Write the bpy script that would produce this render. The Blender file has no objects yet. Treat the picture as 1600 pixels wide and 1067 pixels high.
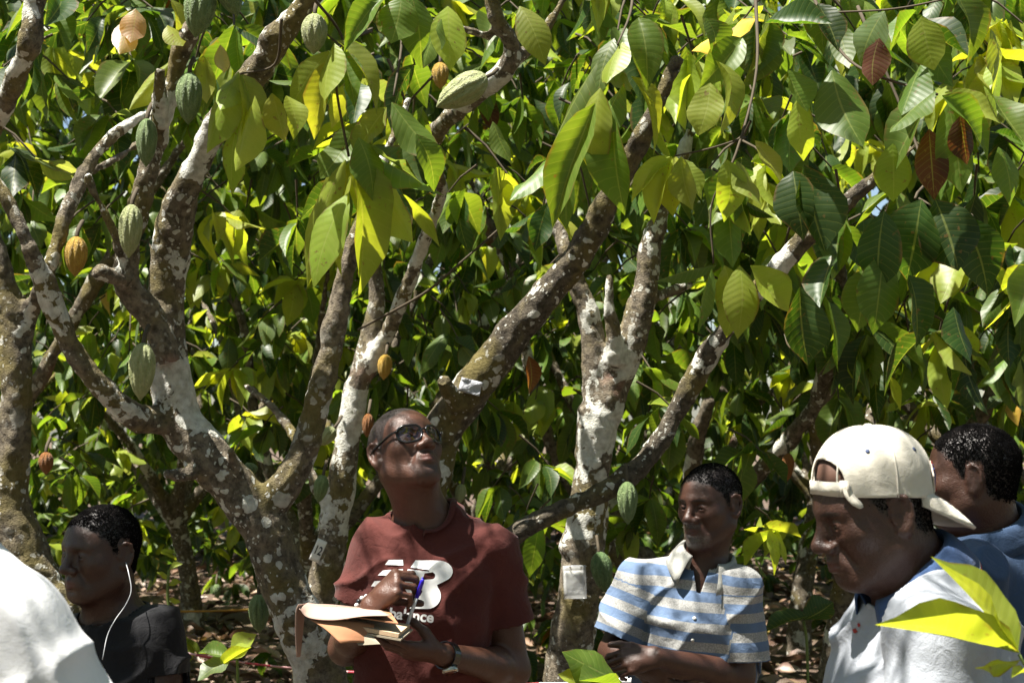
import bpy, bmesh, math, random
import numpy as np
from mathutils import Vector, Matrix
from mathutils.bvhtree import BVHTree

random.seed(11)
rng = np.random.default_rng(11)
scene = bpy.context.scene
col = scene.collection
R_ = math.radians

# ------------------------------------------------------------------ camera
CAM_H = 1.62
LENS, SENSOR = 35.0, 23.5
FPX = 1600 * LENS / SENSOR
PITCH = math.atan((660 - 533.5) / FPX)
cam_d = bpy.data.cameras.new('camera')
cam_d.lens = LENS; cam_d.sensor_width = SENSOR; cam_d.sensor_fit = 'HORIZONTAL'
cam_d.clip_start = 0.05; cam_d.clip_end = 400
cam_d.dof.use_dof = True; cam_d.dof.focus_distance = 3.55; cam_d.dof.aperture_fstop = 6.3
cam = bpy.data.objects.new('camera', cam_d); col.objects.link(cam)
cam.location = (0, 0, CAM_H); cam.rotation_euler = (math.pi / 2 + PITCH, 0, 0)
scene.camera = cam

# ------------------------------------------------------------------ sky and sun
SUN = Vector((-0.36, -0.15, 0.92)).normalized()          # direction towards the sun
sun_el = math.asin(SUN.z); sun_az = math.atan2(SUN.x, SUN.y)
world = bpy.data.worlds.new('World'); scene.world = world; world.use_nodes = True
wn = world.node_tree.nodes; wl = world.node_tree.links
sky = wn.new('ShaderNodeTexSky'); sky.sky_type = 'NISHITA'; sky.sun_disc = False
sky.sun_elevation = sun_el; sky.sun_rotation = sun_az
wn['Background'].inputs['Strength'].default_value = 0.05
wl.new(sky.outputs['Color'], wn['Background'].inputs['Color'])
sun_d = bpy.data.lights.new('sun', 'SUN'); sun_d.energy = 5.0; sun_d.angle = R_(0.53); sun_d.color = (1.0, 0.95, 0.86)
sun_o = bpy.data.objects.new('sun', sun_d); col.objects.link(sun_o)
sun_o.rotation_euler = SUN.to_track_quat('Z', 'Y').to_euler(); sun_o.location = (-6, -2, 12)
scene.view_settings.view_transform = 'Standard'; scene.view_settings.look = 'None'
scene.view_settings.exposure = 1.7; scene.view_settings.gamma = 1.0
scene.view_settings.use_curve_mapping = False
scene.cycles.use_denoising = True
scene.cycles.max_bounces = 5; scene.cycles.transparent_max_bounces = 8
scene.cycles.diffuse_bounces = 1; scene.cycles.transmission_bounces = 3
scene.cycles.sample_clamp_indirect = 6

SUNV = np.array(SUN)
CF = np.array([0, math.cos(PITCH), math.sin(PITCH)]); CU = np.array([0, -math.sin(PITCH), math.cos(PITCH)])
CC = np.array([0, 0, CAM_H])
def P(px, py, d):
    """the place that the photograph shows at (px, py), d metres in front of the camera"""
    return CC + np.array([1, 0, 0]) * ((px - 800) / FPX * d) + CU * ((533.5 - py) / FPX * d) + CF * d
def proj(p):
    q = np.asarray(p, float) - CC
    d = q @ CF
    return 800 + q[..., 0] / d * FPX, 533.5 - (q @ CU) / d * FPX, d
def sstep(a, b, x):
    t = np.clip((x - a) / (b - a), 0, 1); return t * t * (3 - 2 * t)
# ------------------------------------------------------------------ noise
def _hash(i):
    n = (i[..., 0] * 374761393 + i[..., 1] * 668265263 + i[..., 2] * 2147483647 + 1013904223) & 0xffffffff
    n = ((n ^ (n >> 13)) * 1274126177) & 0xffffffff
    return ((n ^ (n >> 16)) & 0xffff) / 65535.0
def vnoise(p):
    p = np.asarray(p, float); i = np.floor(p).astype(np.int64); f = p - i; f = f * f * (3 - 2 * f); r = 0
    for a in (0, 1):
        for b in (0, 1):
            for c in (0, 1):
                w = (f[..., 0] if a else 1 - f[..., 0]) * (f[..., 1] if b else 1 - f[..., 1]) * (f[..., 2] if c else 1 - f[..., 2])
                r = r + w * _hash(i + np.array([a, b, c]))
    return r * 2 - 1
def gz(x, y):
    x = np.asarray(x, float); y = np.asarray(y, float)
    z = 0.05 * np.sin(x * 0.5 + 1) * np.cos(y * 0.35) - 0.02
    z = z - 0.20 * np.exp(-((x + 1.1) ** 2 + (y - 3.7) ** 2) / 1.2) - 0.12 * np.exp(-((x - 0.6) ** 2 + (y - 4.5) ** 2) / 0.9)
    return z + 0.012 * np.clip(y - 8, 0, 30)

# ------------------------------------------------------------------ objects
def tag(o, label=None, cat=None, group=None, kind=None):
    if label: o['label'] = label
    if cat: o['category'] = cat
    if group: o['group'] = group
    if kind: o['kind'] = kind
    return o
def empty(name, loc, label=None, cat=None, group=None):
    o = bpy.data.objects.new(name, None); o.empty_display_size = 0.1
    o.location = tuple(float(v) for v in loc); col.objects.link(o)
    return tag(o, label, cat, group)
def origin(o):
    v = Vector((0, 0, 0))
    while o is not None:
        v = v + o.location; o = o.parent
    return v
def mesh_obj(name, verts, faces, m, parent=None, smooth=True, loc=None, attrs=None, uv=None):
    """verts in world space; the object's own origin goes to loc (or its parent's origin)"""
    verts = np.asarray(verts, dtype=np.float64).reshape(-1, 3)
    base = origin(parent) if parent is not None else Vector((0, 0, 0))
    l = Vector([float(v) for v in loc]) if loc is not None else (base if parent is not None else Vector([float(v) for v in (verts[:, 0].mean(), verts[:, 1].mean(), verts[:, 2].min())]))
    me = bpy.data.meshes.new(name)
    vv = verts - np.array(l)
    if isinstance(faces, np.ndarray):
        n, k = faces.shape
        me.vertices.add(len(vv)); me.vertices.foreach_set('co', vv.ravel())
        me.loops.add(n * k); me.loops.foreach_set('vertex_index', faces.ravel().astype(np.int32))
        me.polygons.add(n); me.polygons.foreach_set('loop_start', (np.arange(n) * k).astype(np.int32))
        me.polygons.foreach_set('loop_total', np.full(n, k, np.int32))
        me.update(calc_edges=True); me.validate()
    else:
        me.from_pydata([tuple(v) for v in vv], [], faces); me.update()
    if smooth: me.polygons.foreach_set('use_smooth', [True] * len(me.polygons))
    if attrs:
        for an, av in attrs.items():
            av = np.asarray(av, float)
            if av.ndim == 2:
                a = me.attributes.new(an, 'FLOAT_COLOR', 'POINT')
                if av.shape[1] == 3: av = np.concatenate([av, np.ones((len(av), 1))], 1)
                a.data.foreach_set('color', av.ravel())
            else:
                a = me.attributes.new(an, 'FLOAT', 'POINT'); a.data.foreach_set('value', av.ravel())
    if uv is not None:
        u = me.uv_layers.new(name='uv')
        li = np.empty(len(me.loops), np.int32); me.loops.foreach_get('vertex_index', li)
        u.data.foreach_set('uv', np.asarray(uv, float)[li].ravel())
    if m is not None: me.materials.append(m)
    o = bpy.data.objects.new(name, me); col.objects.link(o)
    o.location = l - base
    if parent is not None: o.parent = parent
    return o
def bm_obj(name, bm, m, parent=None, smooth=False, loc=None):
    me = bpy.data.meshes.new('t'); bm.to_mesh(me); bm.free()
    v = np.empty(len(me.vertices) * 3); me.vertices.foreach_get('co', v)
    f = [list(p.vertices) for p in me.polygons]; bpy.data.meshes.remove(me)
    return mesh_obj(name, v.reshape(-1, 3), f, m, parent, smooth, loc)
def catmull(pts, n):
    pts = np.asarray(pts, float); k = len(pts)
    ext = np.vstack([2 * pts[0] - pts[1], pts, 2 * pts[-1] - pts[-2]]); out = []
    for i in range(k - 1):
        a, b, c, d = ext[i:i + 4]
        for t in np.linspace(0, 1, n, endpoint=False):
            out.append(0.5 * ((2 * b) + (c - a) * t + (2 * a - 5 * b + 4 * c - d) * t * t + (3 * b - a - 3 * c + d) * t ** 3))
    out.append(pts[-1]); return np.array(out)
def tube(path, radii, sides=10, cap=True):
    path = np.asarray(path, float); n = len(path); radii = np.broadcast_to(np.asarray(radii, float), (n,))
    tang = np.gradient(path, axis=0); tang /= np.linalg.norm(tang, axis=1)[:, None] + 1e-12
    up = np.array([0.0, 0, 1]) if abs(tang[0, 2]) < 0.9 else np.array([1.0, 0, 0])
    u = np.cross(tang[0], up); u /= np.linalg.norm(u); V = []
    ang = np.linspace(0, 2 * math.pi, sides, endpoint=False)
    for i in range(n):
        u = u - tang[i] * (u @ tang[i]); u /= np.linalg.norm(u) + 1e-12; w = np.cross(tang[i], u)
        V.append(path[i] + radii[i] * (np.cos(ang)[:, None] * u + np.sin(ang)[:, None] * w))
    V = np.concatenate(V); F = []
    for i in range(n - 1):
        for j in range(sides):
            F.append([i * sides + j, i * sides + (j + 1) % sides, (i + 1) * sides + (j + 1) % sides, (i + 1) * sides + j])
    if cap:
        F.append(list(range(sides))[::-1]); F.append([(n - 1) * sides + j for j in range(sides)])
    return V, F
def tube_obj(name, path, radii, m, parent=None, sides=8):
    v, f = tube(path, radii, sides); return mesh_obj(name, v, f, m, parent)
def sphere(c, r, nu=14, nv=9, R=None):
    r = np.broadcast_to(np.asarray(r, float), (3,)); V = []; F = []
    for j in range(nv + 1):
        th = math.pi * j / nv
        for i in range(nu):
            ph = 2 * math.pi * i / nu
            V.append([math.sin(th) * math.cos(ph), math.sin(th) * math.sin(ph), math.cos(th)])
    for j in range(nv):
        for i in range(nu):
            a, b = j * nu + i, j * nu + (i + 1) % nu
            F.append([a, a + nu, b + nu, b])
    V = np.array(V) * r
    if R is not None: V = V @ np.asarray(R).T
    return V + np.asarray(c), F
def join(parts):
    V = []; F = []; n = 0
    for v, f in parts:
        V.append(np.asarray(v, float)); F += [[i + n for i in q] for q in f]; n += len(v)
    return np.concatenate(V), F

# ------------------------------------------------------------------ solid modelling by distance fields
class Pr:
    __slots__ = ('f', 'c', 'R', 'k', 'op')
    def __init__(s, f, c, R, k, op): s.f, s.c, s.R, s.k, s.op = f, np.asarray(c, float), R, k, op
def capsule(a, b, ra, rb, k=0.02, op='u'):
    a = np.asarray(a, float); b = np.asarray(b, float); ab = b - a; L2 = max(ab @ ab, 1e-9)
    def f(p):
        t = np.clip(((p - a) @ ab) / L2, 0, 1)
        return np.linalg.norm(p - a - t[:, None] * ab, axis=1) - (ra + t * (rb - ra))
    return Pr(f, (a + b) / 2, math.sqrt(L2) / 2 + max(ra, rb), k, op)
def ellip(c, r, k=0.02, op='u', rot=None):
    c = np.asarray(c, float); r = np.asarray(r, float)
    def f(p):
        q = p - c
        if rot is not None: q = q @ rot
        k0 = np.linalg.norm(q / r, axis=1); k1 = np.linalg.norm(q / r ** 2, axis=1) + 1e-9
        return k0 * (k0 - 1) / k1
    return Pr(f, c, r.max(), k, op)
def loft(o, M, H, secs, off=0.0, k=0.04):
    """stack of ellipses along the third column of M: secs = (fraction, half width, half depth, forward shift)"""
    s = np.array(secs)
    def f(p):
        q = (p - o) @ M; t = np.clip(q[:, 2] / H, 0, 1)
        a = np.interp(t, s[:, 0], s[:, 1]) + off; b = np.interp(t, s[:, 0], s[:, 2]) + off; y = np.interp(t, s[:, 0], s[:, 3])
        x = np.abs(q[:, 0]) / a; yy = np.abs(q[:, 1] - y) / b
        d = ((x ** 2.3 + yy ** 2.3) ** (1 / 2.3) - 1) * np.minimum(a, b)
        return np.maximum(d, np.maximum(-q[:, 2] - off, q[:, 2] - H - off))
    return Pr(f, o + M[:, 2] * H / 2, H / 2 + 0.22, k, 'u')
def xf(prims, M, o, s=1.0):
    out = []
    for q in prims:
        out.append(Pr((lambda p, g=q.f: s * g(((p - o) @ M) / s)), o + s * (M @ q.c), s * q.R, s * q.k, q.op))
    return out
def ev(prims, p):
    d = np.full(len(p), 1.0)
    for q in prims:
        e = q.f(p)
        if q.op == 'u':
            h = np.maximum(q.k - np.abs(d - e), 0) / q.k; d = np.minimum(d, e) - h * h * q.k * 0.25
        else:
            h = np.maximum(q.k - np.abs(d + e), 0) / q.k; d = np.maximum(d, -e) + h * h * q.k * 0.25
    return d
def mesh_sdf(prims, h, pad=0.02, post=None, lo=None, hi=None):
    us = [q for q in prims if q.op == 'u']
    l0 = np.min([q.c - q.R for q in us], axis=0) - pad; h0 = np.max([q.c + q.R for q in us], axis=0) + pad
    if lo is not None: l0 = np.maximum(l0, lo)
    if hi is not None: h0 = np.minimum(h0, hi)
    B = 12
    nb = np.ceil((h0 - l0) / (h * B)).astype(int); n = nb * B
    D = np.full(tuple(n), 0.5, np.float32)
    C = np.array([q.c for q in prims]); RR = np.array([q.R for q in prims])
    g = np.arange(B); G = np.stack(np.meshgrid(g, g, g, indexing='ij'), -1).reshape(-1, 3) * h
    br = h * B * 0.87
    I = np.stack(np.meshgrid(*[np.arange(k) for k in nb], indexing='ij'), -1).reshape(-1, 3)
    BC = l0 + I * (B * h) + h * (B - 1) / 2
    DC = ev(prims, BC); act = np.abs(DC) <= br * 1.25 + 0.03
    for r_i in np.nonzero(~act & (DC < 0))[0]:
        ix, iy, iz = I[r_i] * B; D[ix:ix + B, iy:iy + B, iz:iz + B] = -0.5
    for r_i in np.nonzero(act)[0]:
        ix, iy, iz = I[r_i]; b0 = l0 + I[r_i] * B * h; bc = BC[r_i]
        near = np.linalg.norm(C - bc, axis=1) - RR < br + 0.05
        rel = [prims[i] for i in np.nonzero(near)[0]]
        s = (slice(ix * B, ix * B + B), slice(iy * B, iy * B + B), slice(iz * B, iz * B + B))
        p = b0 + G; d = ev(rel, p)
        if post is not None: d = post(p, d)
        D[s] = d.reshape(B, B, B)
    return nets(D, l0, h)
def nets(D, o, h):
    S = D < 0; n = np.array(D.shape) - 1
    cnt = np.zeros(tuple(n), np.int8)
    for a in (0, 1):
        for b in (0, 1):
            for c in (0, 1): cnt += S[a:n[0] + a, b:n[1] + b, c:n[2] + c]
    act = (cnt > 0) & (cnt < 8); idx = np.argwhere(act)
    imap = np.full(tuple(n), -1, np.int32); imap[act] = np.arange(len(idx))
    pos = np.zeros((len(idx), 3)); w = np.zeros(len(idx))
    cor = [(a, b, c) for a in (0, 1) for b in (0, 1) for c in (0, 1)]
    val = {c: D[idx[:, 0] + c[0], idx[:, 1] + c[1], idx[:, 2] + c[2]].astype(float) for c in cor}
    for c in cor:
        for ax in range(3):
            if c[ax]: continue
            e = list(c); e[ax] = 1; e = tuple(e); va, vb = val[c], val[e]; m = (va < 0) != (vb < 0)
            t = np.where(m, va / np.where(m, va - vb, 1), 0); q = np.tile(np.array(c, float), (len(idx), 1)); q[:, ax] += t
            pos += q * m[:, None]; w += m
    V = o + (idx + pos / w[:, None]) * h; F = []
    for ax in range(3):
        sl0 = [slice(1, -1)] * 3; sl1 = [slice(1, -1)] * 3; sl0[ax] = slice(0, -1); sl1[ax] = slice(1, None)
        a, b = S[tuple(sl0)], S[tuple(sl1)]; e = np.argwhere(a != b)
        if not len(e): continue
        sgn = a[e[:, 0], e[:, 1], e[:, 2]]
        off = np.ones(3, int); off[ax] = 0; e = e + off
        u, v = [(1, 2), (2, 0), (0, 1)][ax]
        def cell(du, dv):
            q = e.copy(); q[:, u] += du; q[:, v] += dv
            ok = (q >= 0).all(1) & (q < n).all(1); r = np.full(len(q), -1); r[ok] = imap[q[ok, 0], q[ok, 1], q[ok, 2]]; return r
        quad = np.stack([cell(-1, -1), cell(0, -1), cell(0, 0), cell(-1, 0)], 1)
        quad = np.where(sgn[:, None], quad, quad[:, ::-1]); F.append(quad[(quad >= 0).all(1)])
    return V, np.concatenate(F)
def vnormals(V, F):
    N = np.zeros_like(V); fn = np.cross(V[F[:, 2]] - V[F[:, 0]], V[F[:, 3]] - V[F[:, 1]])
    for k in range(4): np.add.at(N, F[:, k], fn)
    return N / (np.linalg.norm(N, axis=1)[:, None] + 1e-12)
def relax(V, F, it=2, f=0.5):
    for _ in range(it):
        S = np.zeros_like(V); c = np.zeros(len(V))
        for k in range(4):
            j = F[:, (k + 1) % 4]; np.add.at(S, F[:, k], V[j]); np.add.at(c, F[:, k], 1)
            j = F[:, (k - 1) % 4]; np.add.at(S, F[:, k], V[j]); np.add.at(c, F[:, k], 1)
        V = V + f * (S / np.maximum(c, 1)[:, None] - V)
    return V
def clip_mesh(V, F, cut, extra=None):
    """drop what lies where cut(p) > 0 and pull the cut edge onto cut = 0"""
    for rep in range(2):
        c = cut(V); keep = ~(c[F] > 0).all(1); F = F[keep]
        m = np.nonzero(c > 0)[0]; m = m[np.isin(m, F)]
        e = 1e-3; g = np.stack([(cut(V[m] + np.eye(3)[i] * e) - c[m]) / e for i in range(3)], 1)
        V = V.copy(); V[m] -= g * (c[m] / (np.sum(g * g, 1) + 1e-6))[:, None]
    us = np.unique(F); mp = np.full(len(V), -1); mp[us] = np.arange(len(us))
    return V[us], mp[F], us

# ------------------------------------------------------------------ materials
def mat(name):
    m = bpy.data.materials.new(name); m.use_nodes = True
    return m, m.node_tree, m.node_tree.nodes['Principled BSDF']
def nd(nt, t, **kw):
    n = nt.nodes.new(t)
    for k, v in kw.items(): setattr(n, k, v)
    return n
def setin(n, **kw):
    for k, v in kw.items(): n.inputs[k.replace('_', ' ')].default_value = v
    return n
def mth(nt, op, a, b=None, clamp=False):
    n = nd(nt, 'ShaderNodeMath', operation=op, use_clamp=clamp)
    for i, x in enumerate((a, b)):
        if x is None: continue
        if isinstance(x, (int, float)): n.inputs[i].default_value = x
        else: nt.links.new(x, n.inputs[i])
    return n.outputs[0]
def mixc(nt, fac, a, b, blend='MIX'):
    n = nd(nt, 'ShaderNodeMix', data_type='RGBA', blend_type=blend)
    for i, x in ((0, fac), (6, a), (7, b)):
        if isinstance(x, (int, float)): n.inputs[i].default_value = x
        elif isinstance(x, tuple): n.inputs[i].default_value = (*x[:3], 1)
        else: nt.links.new(x, n.inputs[i])
    return n.outputs[2]
def ramp(nt, v, a, b):
    n = nd(nt, 'ShaderNodeMapRange', interpolation_type='SMOOTHSTEP'); nt.links.new(v, n.inputs[0])
    n.inputs[1].default_value = a; n.inputs[2].default_value = b; return n.outputs[0]
def noise(nt, co, scale, detail=3, rough=0.55, dist=0.0):
    n = nd(nt, 'ShaderNodeTexNoise'); nt.links.new(co, n.inputs['Vector'])
    setin(n, Scale=scale, Detail=detail, Roughness=rough, Distortion=dist); return n.outputs[0]
def bump(nt, h, strength, dist, b=None, nrm=None):
    n = nd(nt, 'ShaderNodeBump'); setin(n, Strength=strength, Distance=dist); nt.links.new(h, n.inputs['Height'])
    if nrm is not None: nt.links.new(nrm, n.inputs['Normal'])
    if b is not None: nt.links.new(n.outputs[0], b.inputs['Normal'])
    return n.outputs[0]
def simple(name, c, rough=0.6, spec=0.4, metal=0.0, var=0.15, scale=30, bmp=0.2, bd=0.002):
    m, nt, b = mat(name); co = nd(nt, 'ShaderNodeTexCoord').outputs['Object']
    n = noise(nt, co, scale)
    nt.links.new(mixc(nt, n, tuple(x * (1 - var) for x in c), tuple(min(1, x * (1 + var)) for x in c)), b.inputs['Base Color'])
    setin(b, Roughness=rough, Metallic=metal); b.inputs['Specular IOR Level'].default_value = spec
    if bmp: bump(nt, noise(nt, co, scale * 4), bmp, bd, b)
    return m

def leaf_mat(name, from_object, tint=(3.2, 2.75, 0.9), fac=0.45):
    m, nt, b = mat(name); L = nt.links
    at = nd(nt, 'ShaderNodeAttribute', attribute_type='OBJECT' if from_object else 'GEOMETRY', attribute_name='leaf_colour' if from_object else 'lc')
    uvn = nd(nt, 'ShaderNodeUVMap', uv_map='uv'); sp = nd(nt, 'ShaderNodeSeparateXYZ'); L.new(uvn.outputs[0], sp.inputs[0])
    u = mth(nt, 'ABSOLUTE', mth(nt, 'SUBTRACT', mth(nt, 'MULTIPLY', sp.outputs[0], 2.0), 1.0)); v = sp.outputs[1]
    s = mth(nt, 'SUBTRACT', v, mth(nt, 'MULTIPLY', mth(nt, 'POWER', u, 1.25), 0.13))
    ph = mth(nt, 'FRACT', mth(nt, 'MULTIPLY', s, 11.0)); tri = mth(nt, 'ABSOLUTE', mth(nt, 'SUBTRACT', ph, 0.5))   # 0.5 on the vein
    vein = ramp(nt, tri, 0.43, 0.49); mid = ramp(nt, u, 0.06, 0.02)
    allv = mth(nt, 'MAXIMUM', mth(nt, 'MULTIPLY', vein, 0.55), mid)
    co = nd(nt, 'ShaderNodeTexCoord').outputs['Object']; geo = nd(nt, 'ShaderNodeNewGeometry')
    n1 = noise(nt, geo.outputs['Position'], 14, 3); n2 = noise(nt, geo.outputs['Position'], 75, 2)
    c = mixc(nt, ramp(nt, n1, 0.3, 0.75), at.outputs['Color'], (0.8, 0.9, 0.6), 'MULTIPLY')
    c = mixc(nt, mth(nt, 'MULTIPLY', allv, 0.35), c, (0.30, 0.34, 0.10))
    spot = mth(nt, 'MULTIPLY', ramp(nt, n2, 0.63, 0.70), ramp(nt, n1, 0.42, 0.58))
    edge = mth(nt, 'MULTIPLY', ramp(nt, u, 0.82, 1.0), ramp(nt, n1, 0.48, 0.62))
    c = mixc(nt, mth(nt, 'MULTIPLY', mth(nt, 'MAXIMUM', spot, edge), 0.75), c, (0.14, 0.085, 0.03))
    L.new(c, b.inputs['Base Color']); setin(b, Roughness=0.46); b.inputs['Specular IOR Level'].default_value = 0.5
    hgt = mth(nt, 'SUBTRACT', mth(nt, 'MULTIPLY', mth(nt, 'SUBTRACT', 0.5, tri), 1.6), mth(nt, 'MULTIPLY', mid, 0.5))
    bn = bump(nt, hgt, 0.13, 0.003, b)
    tr = nd(nt, 'ShaderNodeBsdfTranslucent'); L.new(bn, tr.inputs['Normal'])
    tc = mixc(nt, 1.0, c, tint, 'MULTIPLY'); L.new(tc, tr.inputs['Color'])
    mx = nd(nt, 'ShaderNodeMixShader'); mx.inputs[0].default_value = fac
    L.new(b.outputs[0], mx.inputs[1]); L.new(tr.outputs[0], mx.inputs[2]); L.new(mx.outputs[0], nt.nodes['Material Output'].inputs['Surface'])
    return m
M_LEAF_O = leaf_mat('cocoa_leaf', True); M_LEAF_J = leaf_mat('cocoa_foliage', False); M_LITTER = leaf_mat('dry_leaf', False, (1.0, 0.9, 0.8), 0.15)

def bark_mat(name, lichen=0.5, seed=0.0, moss=0.5, dark=1.0):
    m, nt, b = mat(name); L = nt.links
    tc = nd(nt, 'ShaderNodeTexCoord'); mp = nd(nt, 'ShaderNodeMapping'); L.new(tc.outputs['Object'], mp.inputs[0]); mp.inputs['Location'].default_value = (seed, seed * 1.7, seed * 0.6)
    co = mp.outputs[0]
    wn_ = nd(nt, 'ShaderNodeTexNoise'); L.new(co, wn_.inputs['Vector']); setin(wn_, Scale=22.0, Detail=3.0)
    dv = nd(nt, 'ShaderNodeVectorMath', operation='MULTIPLY_ADD'); L.new(wn_.outputs['Color'], dv.inputs[0]); dv.inputs[1].default_value = (0.05, 0.05, 0.05); L.new(co, dv.inputs[2])
    nA = noise(nt, co, 5, 4, 0.6); nB = noise(nt, co, 40, 5, 0.7); nC = noise(nt, co, 160, 3, 0.7); nD = noise(nt, dv.outputs[0], 4.2, 5, 0.62)
    c = mixc(nt, ramp(nt, nB, 0.3, 0.7), tuple(dark * x for x in (0.05, 0.04, 0.028)), tuple(dark * x for x in (0.22, 0.185, 0.135)))
    c = mixc(nt, mth(nt, 'MULTIPLY', ramp(nt, nA, 0.62 - moss * 0.3, 0.75 - moss * 0.2), 0.8), c, mixc(nt, nB, (0.07, 0.055, 0.012), (0.22, 0.18, 0.055)))
    lich = None
    for sc, mxr, power in ((11.0, 0.46, 2.4), (26.0, 0.44, 2.2), (60.0, 0.42, 2.2)):
        vo = nd(nt, 'ShaderNodeTexVoronoi'); L.new(dv.outputs[0], vo.inputs['Vector']); setin(vo, Scale=sc)
        se = nd(nt, 'ShaderNodeSeparateColor'); L.new(vo.outputs['Color'], se.inputs[0])
        r = mth(nt, 'MULTIPLY', mth(nt, 'POWER', se.outputs[0], power / (0.4 + lichen)), mxr)
        k = ramp(nt, mth(nt, 'SUBTRACT', r, vo.outputs['Distance']), -0.015, 0.02)
        lich = k if lich is None else mth(nt, 'MAXIMUM', lich, k)
    lich = mth(nt, 'MULTIPLY', lich, ramp(nt, noise(nt, co, 2.3, 3, 0.6), 0.36, 0.58))
    big = ramp(nt, nD, 0.62 - 0.10 * lichen, 0.635 - 0.10 * lichen)
    lich = mth(nt, 'MAXIMUM', lich, big)
    lc = mixc(nt, ramp(nt, nB, 0.25, 0.7), (0.38, 0.37, 0.31), (0.74, 0.74, 0.68))
    lc = mixc(nt, mth(nt, 'MULTIPLY', ramp(nt, nC, 0.55, 0.7), 0.5), lc, (0.22, 0.22, 0.15))
    c = mixc(nt, lich, c, lc)
    pk = mth(nt, 'MULTIPLY', ramp(nt, noise(nt, co, 3.1, 3), 0.66, 0.74), 0.45)
    c = mixc(nt, pk, c, (0.32, 0.13, 0.10))
    L.new(c, b.inputs['Base Color']); setin(b, Roughness=0.85); b.inputs['Specular IOR Level'].default_value = 0.25
    h = mth(nt, 'ADD', mth(nt, 'ADD', mth(nt, 'MULTIPLY', nB, 1.0), mth(nt, 'MULTIPLY', nC, 0.5)), mth(nt, 'MULTIPLY', lich, 0.35))
    bump(nt, h, 0.9, 0.012, b)
    return m
M_TWIG = simple('twig_bark', (0.075, 0.06, 0.04), 0.8, 0.2)

def pod_mat(name, c1, c2, c3):
    m, nt, b = mat(name); co = nd(nt, 'ShaderNodeTexCoord').outputs['Object']
    n = noise(nt, co, 7, 4, 0.65); n2 = noise(nt, co, 24, 3, 0.6)
    c = mixc(nt, ramp(nt, n, 0.35, 0.68), c1, c2); c = mixc(nt, ramp(nt, n2, 0.58, 0.7), c, c3)
    nt.links.new(c, b.inputs['Base Color']); setin(b, Roughness=0.5); b.inputs['Specular IOR Level'].default_value = 0.4
    bump(nt, mth(nt, 'ADD', n, n2), 0.8, 0.012, b); return m
M_POD = {'g': pod_mat('green_pod', (0.13, 0.20, 0.07), (0.20, 0.27, 0.11), (0.09, 0.11, 0.04)),
         'p': pod_mat('pale_pod', (0.28, 0.32, 0.13), (0.40, 0.42, 0.21), (0.20, 0.21, 0.08)),
         'y': pod_mat('yellow_pod', (0.42, 0.24, 0.03), (0.50, 0.33, 0.05), (0.20, 0.09, 0.02)),
         'o': pod_mat('orange_pod', (0.24, 0.085, 0.02), (0.30, 0.13, 0.03), (0.10, 0.05, 0.015)),
         's': pod_mat('spotted_pod', (0.08, 0.15, 0.05), (0.14, 0.21, 0.08), (0.03, 0.018, 0.012))}
# ------------------------------------------------------------------ ground and litter
def build_ground():
    xs = np.concatenate([np.linspace(-70, -9, 18), np.linspace(-8.5, 8.5, 90), np.linspace(9, 70, 18)])
    ys = np.concatenate([np.linspace(-40, -3, 10), np.linspace(-2, 20, 110), np.linspace(21, 120, 24)])
    X, Y = np.meshgrid(xs, ys, indexing='ij'); Z = gz(X, Y) + 0.03 * vnoise(np.stack([X * 1.1, Y * 1.1, X * 0], -1)) * (np.abs(X) < 9)
    n, k = X.shape; V = np.stack([X, Y, Z], -1).reshape(-1, 3)
    i = np.arange(n * k).reshape(n, k); F = np.stack([i[:-1, :-1], i[1:, :-1], i[1:, 1:], i[:-1, 1:]], -1).reshape(-1, 4)
    m, nt, b = mat('soil'); co = nd(nt, 'ShaderNodeTexCoord').outputs['Object']
    a = noise(nt, co, 2.0, 5); c2 = noise(nt, co, 26, 5, 0.7)
    c = mixc(nt, ramp(nt, c2, 0.3, 0.7), (0.045, 0.028, 0.018), (0.15, 0.10, 0.07)); c = mixc(nt, ramp(nt, a, 0.5, 0.7), c, (0.10, 0.085, 0.03))
    nt.links.new(c, b.inputs['Base Color']); setin(b, Roughness=0.95); bump(nt, c2, 0.8, 0.03, b)
    tag(mesh_obj('ground', V, F, m, loc=(0, 0, 0)), kind='structure')
build_ground()

# ------------------------------------------------------------------ leaf shapes
def leaf_shape(rows, cols, curl, fold, wave, ph, skew, bite, tw):
    V = []; UV = []; F = []
    for i in range(rows + 1):
        t = i / rows
        w = 0.5 * max(math.sin(math.pi * min(1, t ** 0.98)), 0) ** 0.80
        if t > 0.8: w *= 1 - 0.5 * ((t - 0.8) / 0.2) ** 0.8
        w = max(w, 0.014 if t < 0.5 else 0.004)
        for j in range(cols + 1):
            s = j / cols * 2 - 1; sd = 0 if s < 0 else 1
            k = 1 + 0.05 * math.sin(t * 7 + ph * 2 + sd * 2.1) * math.sin(math.pi * t)
            for bt, bs, bw, bd in bite:
                if bs == sd: k *= 1 - bd * math.exp(-((t - bt) / bw) ** 2)
            x = s * w * k + skew * math.sin(math.pi * t) * 0.12
            z = -curl * t * t + fold * abs(s) * w * 0.9 + wave * math.sin(t * 10 + ph + (0 if s > 0 else 1.7)) * abs(s) * w + tw * (t - 0.3) * s * w
            V.append((x, t - 0.25 * curl * curl * t * t, z)); UV.append((s * 0.5 + 0.5, t))
    k = cols + 1
    for i in range(rows):
        for j in range(cols):
            F.append([i * k + j, i * k + j + 1, (i + 1) * k + j + 1, (i + 1) * k + j])
    return np.array(V), np.array(F), np.array(UV)
NV = 20
_pr = []
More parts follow.
